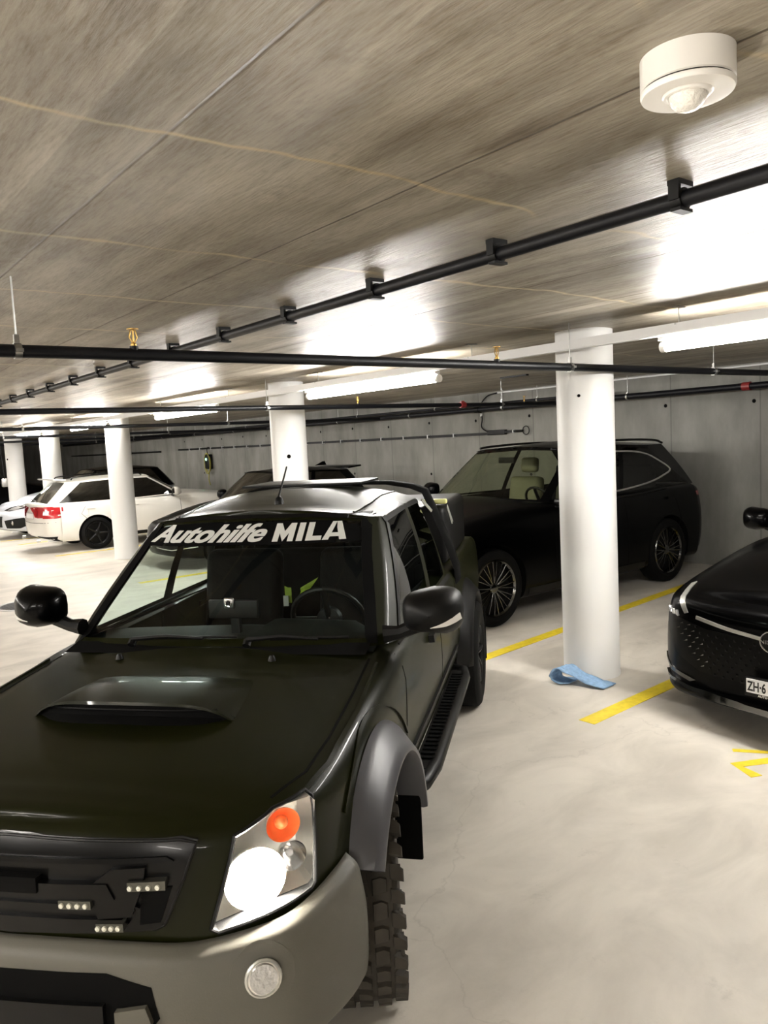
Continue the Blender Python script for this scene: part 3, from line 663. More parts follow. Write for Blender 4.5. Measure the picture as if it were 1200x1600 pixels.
# blue cloth: a strip that curls up at one end
path = catmull([(0.29, 0, .006), (.2, .0, .022), (.10, 0, .050), (.02, 0, .09), (-.045, 0, .115), (-.10, 0, .10), (-.125, 0, .06), (-.11, 0, .02), (-.05, 0, .006), (.02, 0, .008)], 5)
g = G(); rows = []
for k, p in enumerate(path):
    r_ = []
    for j in range(9):
        s_ = j / 8 - .5
        r_.append((p.x + s_ * .05, s_ * (.15 + .02 * sin(k * .5)), max(p.z + .008 * sin(j * 1.9 + k * .6) * (1 if p.z > .02 else .2) + .006, .005)))
    rows.append(r_)
g.grid(rows); o = tag(g.obj('cloth', BLUE), 'light blue wiping cloth curled on the floor at the foot of the front column', 'cloth')
o.location = (4.60, 3.70, 0); o.rotation_euler = (0, 0, radians(-68)); sd = o.modifiers.new('thick', 'SOLIDIFY'); sd.thickness = .006
# wall charger with coiled yellow cable
t = empty('wall_charger', (WX, 20.7, 1.5), 0, 'black wall charger with green light and coiled yellow cable on the back wall', 'charger')
g = G(); g.box((-.07, 0, .05), (.14, .26, .42), bev=.03); g.obj('charger_box', BLK, t)
g = G(); g.lathe([(.0001, -.145), (.035, -.145), (.04, -.14)], 16, 'X', (0, .02, .12)); g.obj('status_light', GLED, t)
g = G()
for k in range(3):
    rr = .20 + .018 * k; g.tube([(-.10 - .02 * k, -.03 + rr * .75 * cos(a), -.0 + rr * 1.25 * sin(a)) for a in [2 * pi * q / 28 + .3 * k for q in range(29)]], .010, 6)
g.tube(catmull([(-.1, -.05, -.25), (-.1, .0, -.45), (-.1, -.04, -.55), (-.06, .02, -.62)], 4), .014, 6); g.obj('charging_cable', YCAB, t)
g = G(); g.tube(catmull([(-.06, .05, .27), (-.06, .10, .38), (-.06, .02, .46), (-.04, -.06, .43)], 5), .012, 6); g.obj('supply_lead', BLK, t)
# cable and plug hung beside the leftmost column
t = empty('hanging_plug', (4.70, 22.05, 1.25), 0, 'grey plug hanging from a cable beside the farthest left column', 'cable')
g = G(); g.box((0, 0, .05), (.16, .12, .22), bev=.03); g.obj('plug_body', STEEL, t)
g = G(); g.tube([(0, 0, .15), (-.03, .0, .6), (-.06, .02, 1.39)], .012, 6); g.obj('cable', BLK, t)
# flat vent bars on the ceiling beyond the rail
g = G(); g.box((7.6, 6.9, CZ - .01), (.05, .45, .02)); tag(g.obj('ceiling_bracket', BLK), 'short dark bracket on the ceiling above the red coupling', 'bracket')

# ================================================================== THE PICKUP (local: x forward, y left, z up, front axle at x = 0)
TR = empty('pickup_truck', (1.02625, 2.6985, 0), 3.84081, 'dark green pickup truck with lit headlight and white windscreen lettering, in the foreground', 'pickup truck', scale=.96)
R1 = .385
rows6 = [(0, .08, .05, .05), (.06, .03, .02, .02), (.34, .0, .0, .0), (.62, .0, .0, .0), (.84, .012, .008, .01), (.95, .030, .028, .03), (1.0, .062, .07, .06)]
tplan = [(.885, 0, .990), (.875, .22, .988), (.845, .43, .980), (.80, .56, .975), (.715, .69, .975), (.60, .775, .985), (.42, .82, .998), (.12, .835, 1.02), (-.25, .84, 1.055), (-.60, .845, 1.085), (-1.2, .85, 1.09), (-2.2, .85, 1.10), (-3.0, .85, 1.11), (-3.9, .845, 1.12), (-4.08, .80, 1.12), (-4.13, .4, 1.12), (-4.13, 0, 1.12)]
def tcrown(x):
    if x > -.75: return .048
    return .0
bodyG = shell(tplan, rows6, 4, 3, tcrown, lambda x: .46 if x > -3.2 else .52)
body = bodyG.obj('body', [GREEN, BLKM], TR, weld=True, angle=50)
TB = bvh_of([body])
# pockets for wheels and headlights
HLp = [(.575, .957), (.66, .975), (.79, .99), (.805, .965), (.800, .765), (.565, .685), (.545, .70)]
hu = Vector((0, 1, 0)); hv = Vector((0, 0, 1)); hd = Vector((-.80, -.60, 0)).normalized(); hu = Vector((-.60, .80, 0)).normalized()
# outline in the oblique frame (a along hu, b = z)
HL = [(.013, .935), (.132, .968), (.243, .978), (.258, .962), (.236, .735), (.222, .722), (-.050, .690), (-.068, .704)]
HLo = (.70 + 3 * .80, 0.55 + 3 * .60, 0)
for sg in (1, -1):
    cut(body, cyl_g((0, 0, R1), .455, .60 * sg, 1.1 * sg)); cut(body, cyl_g((-3.0, 0, R1), .455, .60 * sg, 1.1 * sg))
    f = Vector((1, sg, 1)); mm = lambda v: Vector((v[0], v[1] * sg, v[2]))
    gg = prism_g(HL, mm(HLo), mm(hu), mm(hv), mm(hd), 2.6, 3.13)
    cut(body, gg)
# interior faces of pockets become black
def blacken(o, test, idx=1):
    for p in o.data.polygons:
        if test(p.center, p.normal): p.material_index = idx
blacken(body, lambda c, n: (c.x ** 2 + (c.z - R1) ** 2 < .457 ** 2 and abs(c.y) > .55) or ((c.x + 3) ** 2 + (c.z - R1) ** 2 < .457 ** 2 and abs(c.y) > .55) or (c.x > .40 and abs(c.y) > .3 and c.z > .64 and c.z < 1.0 and abs(TB.find_nearest(c)[3]) > .004))
delete_faces(body, lambda c: c.z > 1.0 and -2.38 < c.x < -.66 and abs(c.y) < .72)
# cabin
tring = [((-.455, 0, 1.125), (-1.12, 0, 1.63), 'windshield'), ((-.465, .27, 1.123), (-1.125, .23, 1.629), 'windshield'), ((-.50, .53, 1.115), (-1.145, .44, 1.620), 'windshield'),
         ((-.555, .70, 1.105), (-1.175, .570, 1.605), 'pillar'), ((-.60, .755, 1.10), (-1.225, .608, 1.598), 'pillar'), ((-.70, .790, 1.095), (-1.32, .63, 1.595), 'side_window'),
         ((-1.55, .80, 1.09), (-1.72, .650, 1.615), 'pillar'), ((-1.66, .80, 1.09), (-1.80, .650, 1.615), 'side_window'), ((-2.22, .80, 1.09), (-2.20, .64, 1.61), 'pillar'),
         ((-2.40, .78, 1.09), (-2.34, .61, 1.60), 'pillar'), ((-2.46, .70, 1.09), (-2.38, .55, 1.60), 'rear_window'), ((-2.47, 0, 1.09), (-2.40, 0, 1.61), 'rear_window')]
def crn(s): return .108 * (max(0, sin(pi * min(max(s * .82 + .02, 0), 1)))) ** .55
cab = ring_cabin(tring, rows_t=(0, .05, .95, 1), bulge=.018, crown=crn, glass_sub=4, nacross=20)
cabo = cab['cabin'].obj('cab_roof', GREEN, TR, weld=True, angle=32)
cb = bvh_of([cabo]); glz = {}
for k, gl in cab.items():
    if k == 'cabin': continue
    nm = 'windscreen' if k == 'windshield' else k.replace('_left', '').replace('_right', '')
    glz[k] = gl.obj(nm, GLS if k == 'windshield' or k.startswith('side') else GLSD, TR, weld=True)
WS = bvh_of([glz['windshield']])
# roof ditches, rain gutters, seams
RB = bvh_of([cabo]); RG = bvh_of([cabo] + list(glz.values()))
for sg in (1, -1):
    p = [(-1.22, .50 * sg), (-1.5, .525 * sg), (-1.9, .53 * sg), (-2.3, .52 * sg)]
    patch(RB, strip(p, .012), step=.05, lift=.001, thick=.004, **Zp).obj('roof_ditch', BLK, TR)
    patch(RB, strip([(a, b - .017 * sg) for a, b in p], .012), step=.05, lift=.006, thick=.004, **Zp).obj('roof_ditch', GREEN, TR)
    Y_ = Yp if sg > 0 else Ym
    # black window surround and dark frames
    for fr in ([(-.72, 1.10), (-1.27, 1.56)], [(-1.25, 1.575), (-1.72, 1.60), (-2.25, 1.59)]):
        patch(RG, strip(fr, .022), step=.05, lift=.006, thick=.01, **Y_).obj('window_seal', BLK, TR)
    patch(TB, strip([(-.68, 1.085), (-1.5, 1.082), (-2.35, 1.084)], .018), step=.05, lift=.006, thick=.01, **Y_).obj('window_seal', BLK, TR)
    # wind deflector strips at the rear quarter
    g = G(); yy = .655 * sg
    g.tube([(-2.34, yy, 1.585), (-2.42, yy + .05 * sg, 1.50)], .006, 6); g.tube([(-2.37, yy, 1.59), (-2.45, yy + .05 * sg, 1.505)], .004, 6); g.obj('rain_gutter', SATIN, TR)
# windscreen surround
for sg in (1, -1):
    pl = [(.700 * sg, 1.10), (.66 * sg, 1.25), (.60 * sg, 1.45), (.562 * sg, 1.60)]
    patch(bvh_of([cabo, glz['windshield']]), strip(pl, .045), step=.04, lift=.004, thick=.01, **Xp).obj('windscreen_seal', BLKM, TR)
patch(bvh_of([cabo, glz['windshield']]), strip([(-.56, 1.605), (-.3, 1.622), (0, 1.626), (.3, 1.622), (.56, 1.605)], .018), step=.04, lift=.004, thick=.008, **Xp).obj('windscreen_seal', BLK, TR)
# cowl panel + wipers
cow = G(); rows = []
for t_ in (0, .25, .5, .75, 1):
    rows.append([(-.50 - .10 * abs(y) ** 2 + .11 * (1 - t_) + .0, y, 1.098 + .025 * (1 - abs(y) ** 2) + .022 * t_ - .012) for y in [-.70 + 1.4 * k / 16 for k in range(17)]])
cow.grid(rows); cow.obj('cowl_panel', BLKM, TR)
g = G(); g.box((-.425, 0, 1.10), (.012, .9, .01)); g.obj('cowl_panel', BLK, TR)
def wiper(y0, y1, x0=-.43, flip=1):
    g = G(); g.tube([(x0, y0, 1.135), (x0 - .02, y0, 1.155)], .018, 8)
    a = Vector((x0 - .01, y0, 1.160)); b = Vector((x0 - .005, (y0 + y1) / 2 + .1, 1.166)); g.tube([a, a.lerp(b, .5) + Vector((0, 0, .012)), b], [.011, .009, .007], 6)
    c0 = Vector((-.455 - .10 * y0 ** 2, y0 + .1, 1.158)); c1 = Vector((-.48, y1, 1.163)); g.tube([c0, (c0 + c1) / 2 + Vector((.012, 0, .004)), c1], .007, 6)
    g.obj('wiper', BLK, TR)
wiper(-.36, .12); wiper(.18, .62)
# hood shut lines and creases
for sg in (1, -1):
    patch(TB, strip([(-.44, .715 * sg), (-.1, .728 * sg), (.25, .732 * sg), (.47, .722 * sg), (.62, .665 * sg)], .009), step=.05, lift=.0015, thick=.004, **Zp).obj('hood_gap', BLKM, TR)
    patch(TB, strip([(-.40, .755 * sg), (0, .775 * sg), (.40, .770 * sg), (.55, .745 * sg)], .012), step=.05, lift=.006, thick=.004, **Zp).obj('fender_crease', GREEN, TR)
    Y_ = Yp if sg > 0 else Ym
    patch(TB, strip([(-.56, 1.07), (-.585, .95), (-.50, .72), (-.48, .55)], .008), step=.05, lift=.0015, thick=.004, **Y_).obj('door_gap', BLKM, TR)
    patch(TB, strip([(-1.6, 1.07), (-1.62, .55)], .008), step=.05, lift=.0015, thick=.004, **Y_).obj('door_gap', BLKM, TR)
    patch(TB, strip([(-2.42, 1.07), (-2.42, .5)], .008), step=.05, lift=.0015, thick=.004, **Y_).obj('door_gap', BLKM, TR)
    patch(TB, [(-.60, .60), (-.60, .635), (-2.3, .64), (-2.3, .60)], step=.06, lift=.014, thick=.01, **Y_).obj('side_moulding', BLK, TR)
    patch(TB, [(-1.40, .94), (-1.40, .975), (-1.22, .975), (-1.22, .94)], step=.03, lift=.03, thick=.01, **Y_).obj('door_handle', BLK, TR)
    patch(TB, [(-2.30, .94), (-2.30, .975), (-2.12, .975), (-2.12, .94)], step=.03, lift=.03, thick=.01, **Y_).obj('door_handle', BLK, TR)
for y in (-.36, .33):
    g = G(); g.lathe([(.0001, .014), (.009, .012), (.015, .0), (.017, -.01)], 12, 'Z', (-.33, y, 1.112)); g.obj('washer_nozzle', BLK, TR)
# bonnet scoop
sc = G(); rows = []
NS = 20
def hoodz(x, y):
    h = TB.ray_cast(Vector((x, y, 3)), Vector((0, 0, -1)))
    return h[0].z if h[0] else 1.05
for i in range(13):
    s_ = i / 12; x = .255 - .40 * s_; hw_ = .385 - .045 * s_; h_ = .074 * (1 - s_ ** 2.2) ** .9 if s_ < 1 else 0
    r_ = []
    for k in range(NS + 1):
        y = (2 * k / NS - 1); ed = (1 - abs(y) ** 5) ; fx = x - .05 * abs(y) ** 3 * (1 - s_) + (.015 if i == 0 else 0) * (1 - y * y)
        yy = y * hw_; r_.append((fx, yy, hoodz(fx, yy) + h_ * ed - .003))
    rows.append(r_)
sc.grid(rows); sco = sc.obj('hood_scoop', GREEN, TR, angle=60)
g = G(); rows = []
for k in range(NS + 1):
    y = (2 * k / NS - 1); yy = y * .385; ed = 1 - abs(y) ** 5; x = .255 - .05 * abs(y) ** 3 + .015 * (1 - y * y); zz = hoodz(x, yy)
    rows.append([(x + .006, yy, zz + .074 * ed), (x + .010, yy * .985, zz + .074 * ed - .010 * ed), (x - .01, yy * .97, zz + .058 * ed)])
g.grid(rows); g.obj('scoop_lip', GREEN, sco)
g = G(); rows = []
for k in range(NS + 1):
    y = (2 * k / NS - 1); yy = y * .38; ed = 1 - abs(y) ** 5; x = .235 - .05 * abs(y) ** 3; zz = hoodz(x, yy)
    rows.append([(x + .055 * ed, yy, hoodz(x + .055, yy) + .001), (x + .01, yy, zz + .012 * ed), (x, yy, zz + .068 * ed)])
g.grid(rows); g.obj('scoop_mesh', BLKM, sco)
g = G(); g.tube([(.262 - .05 * abs(y) ** 3, y * .33, hoodz(.25, y * .33) + .040) for y in [-1 + .2 * k for k in range(11)]], .004, 5); g.obj('scoop_bar', BLK, sco)
# grille
LEDM = mat('led_strip_reflector', (.10, .10, .085), .35, .6)
gp = [(-.520, .942), (-.48, .952), (0, .966), (.48, .952), (.520, .942), (.49, .85), (.440, .738), (.41, .722), (0, .706), (-.41, .722), (-.440, .738), (-.49, .85)]
PGL = mat('gloss_black_grille', (0.002, 0.002, 0.002), 0.28, coat=0.06, spec=0.2)
gr = patch(TB, gp, step=.035, lift=.012, thick=.02, **Xp).obj('grille', PGL, TR)
GB = bvh_of([gr])
band(GB, gp, r=.004, lift=.004, **Xp).obj('grille_frame', BLK, gr)
# wide bars with stepped ends
for z0, z1, ye in ((.918, .906, .45), (.86, .82, .30), (.80, .79, .36), (.76, .75, .33)):
    patch(GB, [(-ye, z0), (ye, z0), (ye + .02, z1), (-ye - .02, z1)], step=.04, lift=.024 if z0 - z1 > .02 else .012, thick=.03, **Xp).obj('grille_bar', PGL, gr)
for sg in (1, -1):
    patch(GB, [(.31 * sg, .895), (.40 * sg, .898), (.395 * sg, .86), (.36 * sg, .77), (.27 * sg, .765), (.25 * sg, .85)], step=.03, lift=.018, thick=.03, **Xp).obj('grille_block', PGL, gr)
    patch(GB, [(.385 * sg, .84), (.465 * sg, .84), (.43 * sg, .745), (.375 * sg, .74)], step=.03, lift=.003, thick=.01, **Xp).obj('grille_insert', BLKM, gr)
    for yc, zc, w_ in ((.405, .855, .095), (.215, .808, .088), (.305, .748, .072)):
        a, b = (yc - w_ / 2) * sg, (yc + w_ / 2) * sg
        o = patch(GB, [(a, zc - .011), (b, zc - .011), (b, zc + .011), (a, zc + .011)], step=.02, lift=.030, thick=.03, **Xp).obj('led_strip', LEDM, gr)
        g = G()
        for k in range(4):
            yq = a + (b - a) * (k + .5) / 4; h = GB.ray_cast(Vector((3, yq, zc)), Vector((-1, 0, 0))); xx = h[0].x if h[0] else .87
            g.lathe([(.0001, xx + .035), (.0065, xx + .034), (.0075, xx + .028)], 12, 'X', (0, yq, zc))
        g.obj('led_cell', LEDS, o)
# maker's lettering worn away at the middle of the grille
patch(GB, [(-.11, .875), (.11, .875), (.11, .835), (-.11, .835)], step=.03, lift=.03, thick=.03, **Xp).obj('emblem_plate', BLKM, gr)

# bumper
bplan = [(.955, 0, .700), (.945, .22, .698), (.925, .40, .690), (.90, .50, .682), (.865, .58, .680), (.815, .68, .688), (.755, .765, .698), (.665, .825, .712), (.55, .868, .73), (.455, .885, .735)]
brow = [(0, .03), (.08, .01), (.3, 0), (.62, .0), (.82, .012), (.93, .024), (1.0, .06)]
P_ = [Vector(p) for p in bplan]; cols = []
for i, p in enumerate(P_):
    t_ = (P_[min(i + 1, 9)] - P_[max(i - 1, 0)]); n = Vector((-t_.y, t_.x)).normalized(); n = Vector((abs(n.x), abs(n.y)))
    z0 = .33
    cols.append([Vector((p.x - n.x * ins, max(p.y - n.y * ins, 0), z0 + (p.z - z0) * fr)) for fr, ins in brow])
tr_ = [catmull([c[r] for c in cols], 4) for r in range(len(brow))]
fine = [catmull([tr_[r][k] for r in range(len(brow))], 3) for k in range(len(tr_[0]))]
full = [[Vector((q.x, -q.y, q.z)) for q in c] for c in fine[::-1]] + fine
g = G(); g.grid(full); bump = g.obj('front_bumper', GREYB, TR, weld=True, angle=60)
sd = bump.modifiers.new('thick', 'SOLIDIFY'); sd.thickness = .015; sd.offset = -1
BB = bvh_of([bump])
patch(BB, [(-.42, .60), (-.30, .635), (.30, .635), (.42, .60), (.44, .52), (.36, .42), (-.36, .42), (-.44, .52)], step=.04, lift=.003, thick=.01, **Xp).obj('lower_intake', BLKM, bump)
patch(BB, [(-.30, .565), (.30, .565), (.30, .50), (-.30, .50)], step=.04, lift=.02, thick=.02, **Xp).obj('plate_mount', BLK, bump)
for sg in (1, -1):
    patch(BB, [(.33 * sg, .55), (.41 * sg, .56), (.425 * sg, .515), (.33 * sg, .50)], step=.03, lift=.02, thick=.02, **Xp).obj('tow_point', GREYB, bump)
    # fog lamp in the oblique frame
    d = Vector((-.86, -.5 * sg, 0)).normalized(); uu = Vector((-.5, .86 * sg, 0)).normalized(); c0 = Vector((.835, .700 * sg, .580)) - d * 1.0
    n = 28
    circ = lambda r_, e=1: [(r_ * cos(2 * pi * k / n), e * r_ * sin(2 * pi * k / n)) for k in range(n)]
    rec = patch(BB, circ(.088), c0, uu, (0, 0, 1), d, step=.03, lift=.002, thick=.01).obj('fog_lamp_recess', GREYB, bump)
    fb = patch(BB, circ(.042), c0, uu, (0, 0, 1), d, step=.02, lift=.012, thick=.02).obj('fog_lamp', CHR, bump)
    band(BB, circ(.045), c0, uu, (0, 0, 1), d, .005, .010).obj('fog_lamp_ring', SATIN, fb)
    patch(BB, circ(.036), c0, uu, (0, 0, 1), d, step=.015, lift=.018, thick=.005).obj('fog_lens', LENS, fb)
# headlights
HLC = mat('lamp_housing_chrome', (.85, .84, .8), .35, 1.0)
for sg in (1, -1):
    mm = lambda v: Vector((v[0], v[1] * sg, v[2])); O = mm(HLo); U = mm(hu); V = Vector((0, 0, 1)); D = mm(hd)
    n = len(HL)
    hl = G()
    inn = [(a + (-.0 if True else 0), b) for a, b in HL]
    cx = sum(a for a, b in HL) / n; cz = sum(b for a, b in HL) / n
    shr = lambda s_: [(cx + (a - cx) * s_, cz + (b - cz) * s_) for a, b in HL]
    rings = []
    for s_, t_ in ((1.0, 2.96), (.97, 3.04), (.93, 3.09)): rings.append([O + U * a + V * b + D * t_ for a, b in shr(s_)])
    for r_ in rings: r_.append(r_[0])
    hl.grid(rings); back = rings[-1][:-1]; hl.add(back, [tuple(range(len(back)))])
    ho = hl.obj('headlight', HLC, TR, smooth=False)
    # outer lens following the body, with dark bezel
    lens = patch(TB, shr(1.0), O, U, V, D, step=.03, lift=.006, thick=.006).obj('lens', GLSC, ho)
    band(TB, HL, O, U, V, D, .006, .004).obj('bezel', BLK, ho)
    # low beam bowl, lamp bowl and amber indicator bowl
    def bowl(a, b, r_, t0, dep, m_, nm, bulb=None, bm_=None):
        g = G(); c = O + U * a + V * b
        pr = [(r_, t0), (r_ * .92, t0 + dep * .25), (r_ * .7, t0 + dep * .6), (r_ * .35, t0 + dep * .9), (.0001, t0 + dep)]
        vs = []; q = 28
        for rr_, tt in pr: vs.append([c + D * tt + (U * cos(2 * pi * k / q) + V * sin(2 * pi * k / q)) * rr_ for k in range(q + 1)])
        g.grid(vs); bo = g.obj(nm, m_, ho, weld=True)
        if bulb:
            g = G(); q = 16; vs = []
            for k in range(9):
                ph = pi * k / 8; vs.append([c + D * (t0 + dep * .35 - bulb * cos(ph)) + (U * cos(2 * pi * j / q) + V * sin(2 * pi * j / q)) * max(bulb * sin(ph), .0002) for j in range(q + 1)])
            g.grid(vs); g.obj('bulb', bm_, bo, weld=True)
    bowl(.070, .782, .088, 2.955, .09, HLC, 'low_beam', .045, BULB)
    bowl(.185, .805, .045, 2.98, .06, CHR, 'high_beam', .012, LENS)
    bowl(.165, .905, .050, 2.975, .06, AMBER, 'indicator', .02, AMBER)
# front wheels, flares, mud flaps, steps
for sg in (1, -1):
    wheel(TR, 0, (.875 if sg > 0 else .94) * sg, sg, R1, .215, .25, 6, STEEL, RUBM, .03, blocks=(sg > 0), steer=radians(14))
    wheel(TR, -3.0, .945 * sg, sg, R1, .215, .25, 6, BLK, RUB, .03)
    for xc, a0, a1 in ((0, 34, 172), (-3.0, 5, 175)):
        g = G(); rows = []
        for k in range(33):
            a = radians(a0 + (a1 - a0) * k / 32); e_ = min(1, 6 * k / 32, 6 * (32 - k) / 32); ro = .475 + .085 * (.35 + .65 * e_)
            y_in = .845; prof = [(ro + .008, y_in - .02), (ro, y_in), (ro - .012, y_in + .018), (.50, .905), (.472, .930), (.455, .930), (.447, .915), (.447, .80)]
            rows.append([(xc + r_ * cos(a), y_ * sg, R1 + r_ * sin(a)) for r_, y_ in prof])
        g.grid(rows); g.obj('wheel_arch_flare', FLARE if xc == 0 else BLK, TR, angle=50)
    g = G(); g.box((-.44, .80 * sg, .46), (.018, .21, .48), bev=.008); g.obj('mud_flap', BLKM, TR)
    g = G(); g.box((-3.46, .825 * sg, .42), (.018, .24, .42), bev=.008); g.obj('mud_flap', BLKM, TR)
    g = G(); g.tube([(-.60, .80 * sg, .44), (-.68, .88 * sg, .445), (-.85, .905 * sg, .45), (-2.2, .905 * sg, .45), (-2.36, .88 * sg, .445), (-2.42, .80 * sg, .44)], .036, 12)
    g.box((-1.5, .86 * sg, .47), (1.5, .09, .02)); so = g.obj('side_step', BLK, TR)
    g = G()
    for k in range(26): g.box((-.86 - k * .052, .865 * sg, .483), (.012, .07, .008))
    g.obj('step_tread', BLKM, so)
    mo = mirror_part(TR, -.60, (.965 if sg > 0 else .925) * sg, 1.245 if sg > 0 else 1.275, BLK if sg > 0 else PBLK, 1.0, sg)
    patch(bvh_of([mo]), [(.965 * sg, 1.193), (1.03 * sg, 1.218), (1.082 * sg, 1.243), (1.086 * sg, 1.212), (1.03 * sg, 1.198)] if sg > 0 else [(-.93, 1.222), (-1.0, 1.245), (-1.045, 1.265), (-1.048, 1.24), (-1.0, 1.228)], step=.015, lift=.003, thick=.006, **Xp).obj('mirror_indicator', WHITE, mo)
# aerial
g = G(); g.lathe([(.026, -.012), (.024, .0), (.018, .02), (.008, .03), (.0001, .032)], 16, 'Z', (-1.22, .085, 1.688)); an = g.obj('aerial_base', BLK, TR)
g = G(); g.tube([(-1.22, .085, 1.715), (-1.30, .088, 1.80), (-1.36, .09, 1.865)], [.006, .005, .0045], 8); g.obj('aerial_mast', BLK, an)
# black styling bar / box behind the cab
g = G(); rows = []
for x, dz, dy in ((-2.46, -.02, -.02), (-2.49, .0, 0), (-2.62, .0, 0), (-2.66, -.02, -.02)):
    rows.append([(x - .10 * (1 - abs(t_)) * 0, yy * (1 if yy else 1) + (dy if yy > 0 else -dy if yy < 0 else 0), zz + dz) for t_, yy, zz in ((-1, -.86, 1.02), (-.9, -.855, 1.12), (-.7, -.80, 1.30), (-.5, -.72, 1.50), (-.4, -.66, 1.64), (-.3, -.58, 1.675), (-.2, -.42, 1.705), (0, 0, 1.72), (.2, .42, 1.705), (.3, .58, 1.675), (.4, .66, 1.64), (.5, .72, 1.50), (.7, .80, 1.30), (.9, .855, 1.12), (1, .86, 1.02))])
g.grid(rows); g.obj('styling_bar', BLKM, TR, angle=60)
g = G(); g.box((-3.30, 0, 1.30), (1.25, 1.52, .42), bev=.05); cbx = g.obj('cargo_box', BLK, TR)
for sg in (1, -1):
    g = G(); g.tube([(-2.74, .77 * sg, 1.50), (-2.74, .80 * sg, 1.38)], .005, 6); g.tube([(-2.78, .765 * sg, 1.51), (-2.78, .80 * sg, 1.39)], .004, 6); g.obj('box_hinge', SATIN, cbx)
g = G(); g.box((-2.78, .68, 1.535), (.06, .17, .035), bev=.012); g.obj('marker_lens', PALEY, cbx)
g = G(); g.box((-2.1, .0, 1.735), (.5, .75, .014), bev=.004); g.obj('roof_panel', BLK, TR)
# interior
g = G(); rows = []
for x, z in ((-.50, 1.095), (-.62, 1.11), (-.80, 1.115), (-.92, 1.09), (-.98, 1.0), (-.96, .8)):
    rows.append([(x - .06 * (1 - (y / .72) ** 2) * 0, y, z + .02 * (1 - abs(y) / .72) + (.035 if .15 < y < .6 and x < -.7 and z > 1 else 0)) for y in [-.72 + 1.44 * k / 24 for k in range(25)]])
g.grid(rows); g.obj('dashboard', DASH, TR)
g = G(); g.box((-1.7, 0, .50), (1.9, 1.5, .05)); g.obj('cab_floor', INTR, TR)
for y in (-.36, .36):
    g = G(); g.box((-1.45, y, .78), (.50, .50, .16), bev=.05); g.box((-1.75, y, 1.08), (.14, .48, .58), ry=radians(-12), bev=.06); g.obj('seat', INTR, TR)
    g = G(); g.box((-1.83, y, 1.47), (.09, .26, .17), bev=.04); g.tube([(-1.80, y - .06, 1.3), (-1.83, y - .06, 1.45)], .006, 6); g.tube([(-1.80, y + .06, 1.3), (-1.83, y + .06, 1.45)], .006, 6); g.obj('headrest', INTR, TR)
g = G(); g.box((-2.25, 0, 1.0), (.14, 1.35, .6), ry=radians(-8), bev=.05); g.obj('rear_bench', INTR, TR)
g = G(); a_ = Matrix.Rotation(radians(-65), 3, 'Y')
pts = [Vector((-1.02, .38, 1.11)) + a_ @ Vector((.185 * cos(t_), .185 * sin(t_), 0)) for t_ in [2 * pi * k / 28 for k in range(29)]]
g.tube(pts, .014, 8, cap=False); c_ = Vector((-1.02, .38, 1.11)); 
for t_ in (0, pi, -pi / 2 * 0 + 3 * pi / 2): g.tube([c_, c_ + a_ @ Vector((.18 * cos(t_), .18 * sin(t_), 0))], .016, 6)
g.lathe([(.0001, .02), (.06, .015), (.065, -.02)], 16, 'X', tuple(c_)); g.obj('steering_wheel', BLK, TR)
g = G(); g.box((-.66, .035, 1.245), (.02, .24, .085), bev=.006); g.box((-.68, .035, 1.17), (.03, .04, .12)); dc = g.obj('dashboard_screen', BLK, TR)
g = G(); g.box((-.645, .02, 1.275), (.014, .05, .05), bev=.008); g.obj('camera_housing', STEEL, dc)
g = G(); g.lathe([(.0001, -.634), (.009, -.634), (.015, -.632), (.017, -.636)], 16, 'X', (0, .02, 1.275)); g.obj('camera_lens', CHR, dc)
g = G(); g.lathe([(.0001, -.631), (.010, -.631)], 16, 'X', (0, .02, 1.275)); g.obj('camera_lens', BLK, dc)
V1 = empty('safety_vest', (0, 0, 0), 0, 'yellow high visibility vest hung between the seats inside the pickup', 'vest')
V1.location = TR.location; V1.rotation_euler = TR.rotation_euler; V1.scale = TR.scale
g = G(); rows = []
for k in range(9):
    t_ = k / 8; rows.append([(-1.60 + .012 * sin(6 * s_ + k), .03 + .02 * t_ + s_ * (.02 + .09 * t_), 1.09 + .07 * t_ + .06 * s_ * t_) for s_ in (0, .33, .66, 1)])
g.grid(rows)
g.grid([[(-1.60, -.05 + .02 * k, 1.07 + .018 * j + .01 * (k == 0)) for j in range(6)] for k in range(3)])
vo = g.obj('vest_panel', HIVIS, V1); 
g = G(); g.box((-1.585, -.04, 1.085), (.01, .03, .06)); g.obj('reflective_band', SATIN, V1)
# lettering on the windscreen
def ws_fit(body, y0, y1, z0, zh, bold, shear, name):
    g = text_geo(body, 1.0, bold, shear, 1.0, 0); x0 = min(p[0] for p in g.v); x1 = max(p[0] for p in g.v); h1 = max(p[1] for p in g.v); zl = min(p[1] for p in g.v)
    V0 = list(g.v); F0 = list(g.f); g = G()
    for sh in (-.022, 0, .022): g.add([(p[0] + sh * 1.0, p[1], p[2]) for p in V0], F0)
    vs = []
    for i, p in enumerate(g.v):
        yy = y0 + (p[0] - x0) / (x1 - x0) * (y1 - y0); zz = z0 + (p[1] - zl) / (h1 - zl) * zh
        h = WS.ray_cast(Vector((2, yy, zz)), Vector((-1, 0, 0)))
        if h[0] is None: h = WS.find_nearest(Vector((-1.1, yy, zz)))
        k = i // len(V0)
        vs.append(tuple(h[0] + Vector((.004 + .0004 * k, 0, .002))))
    g.v = vs; return g.obj(name, WTEXT, glz['windshield'], smooth=False)
patch(WS, [(-.595, 1.500), (0, 1.502), (.595, 1.500), (.56, 1.588), (.3, 1.60), (-.3, 1.60), (-.56, 1.588)], step=.05, lift=.0012, thick=.001, **Xp).obj('sun_strip', BLKM, glz['windshield'])
ws_fit('Autohilfe', -.565, .085, 1.513, .080, .020, .42, 'windscreen_lettering')
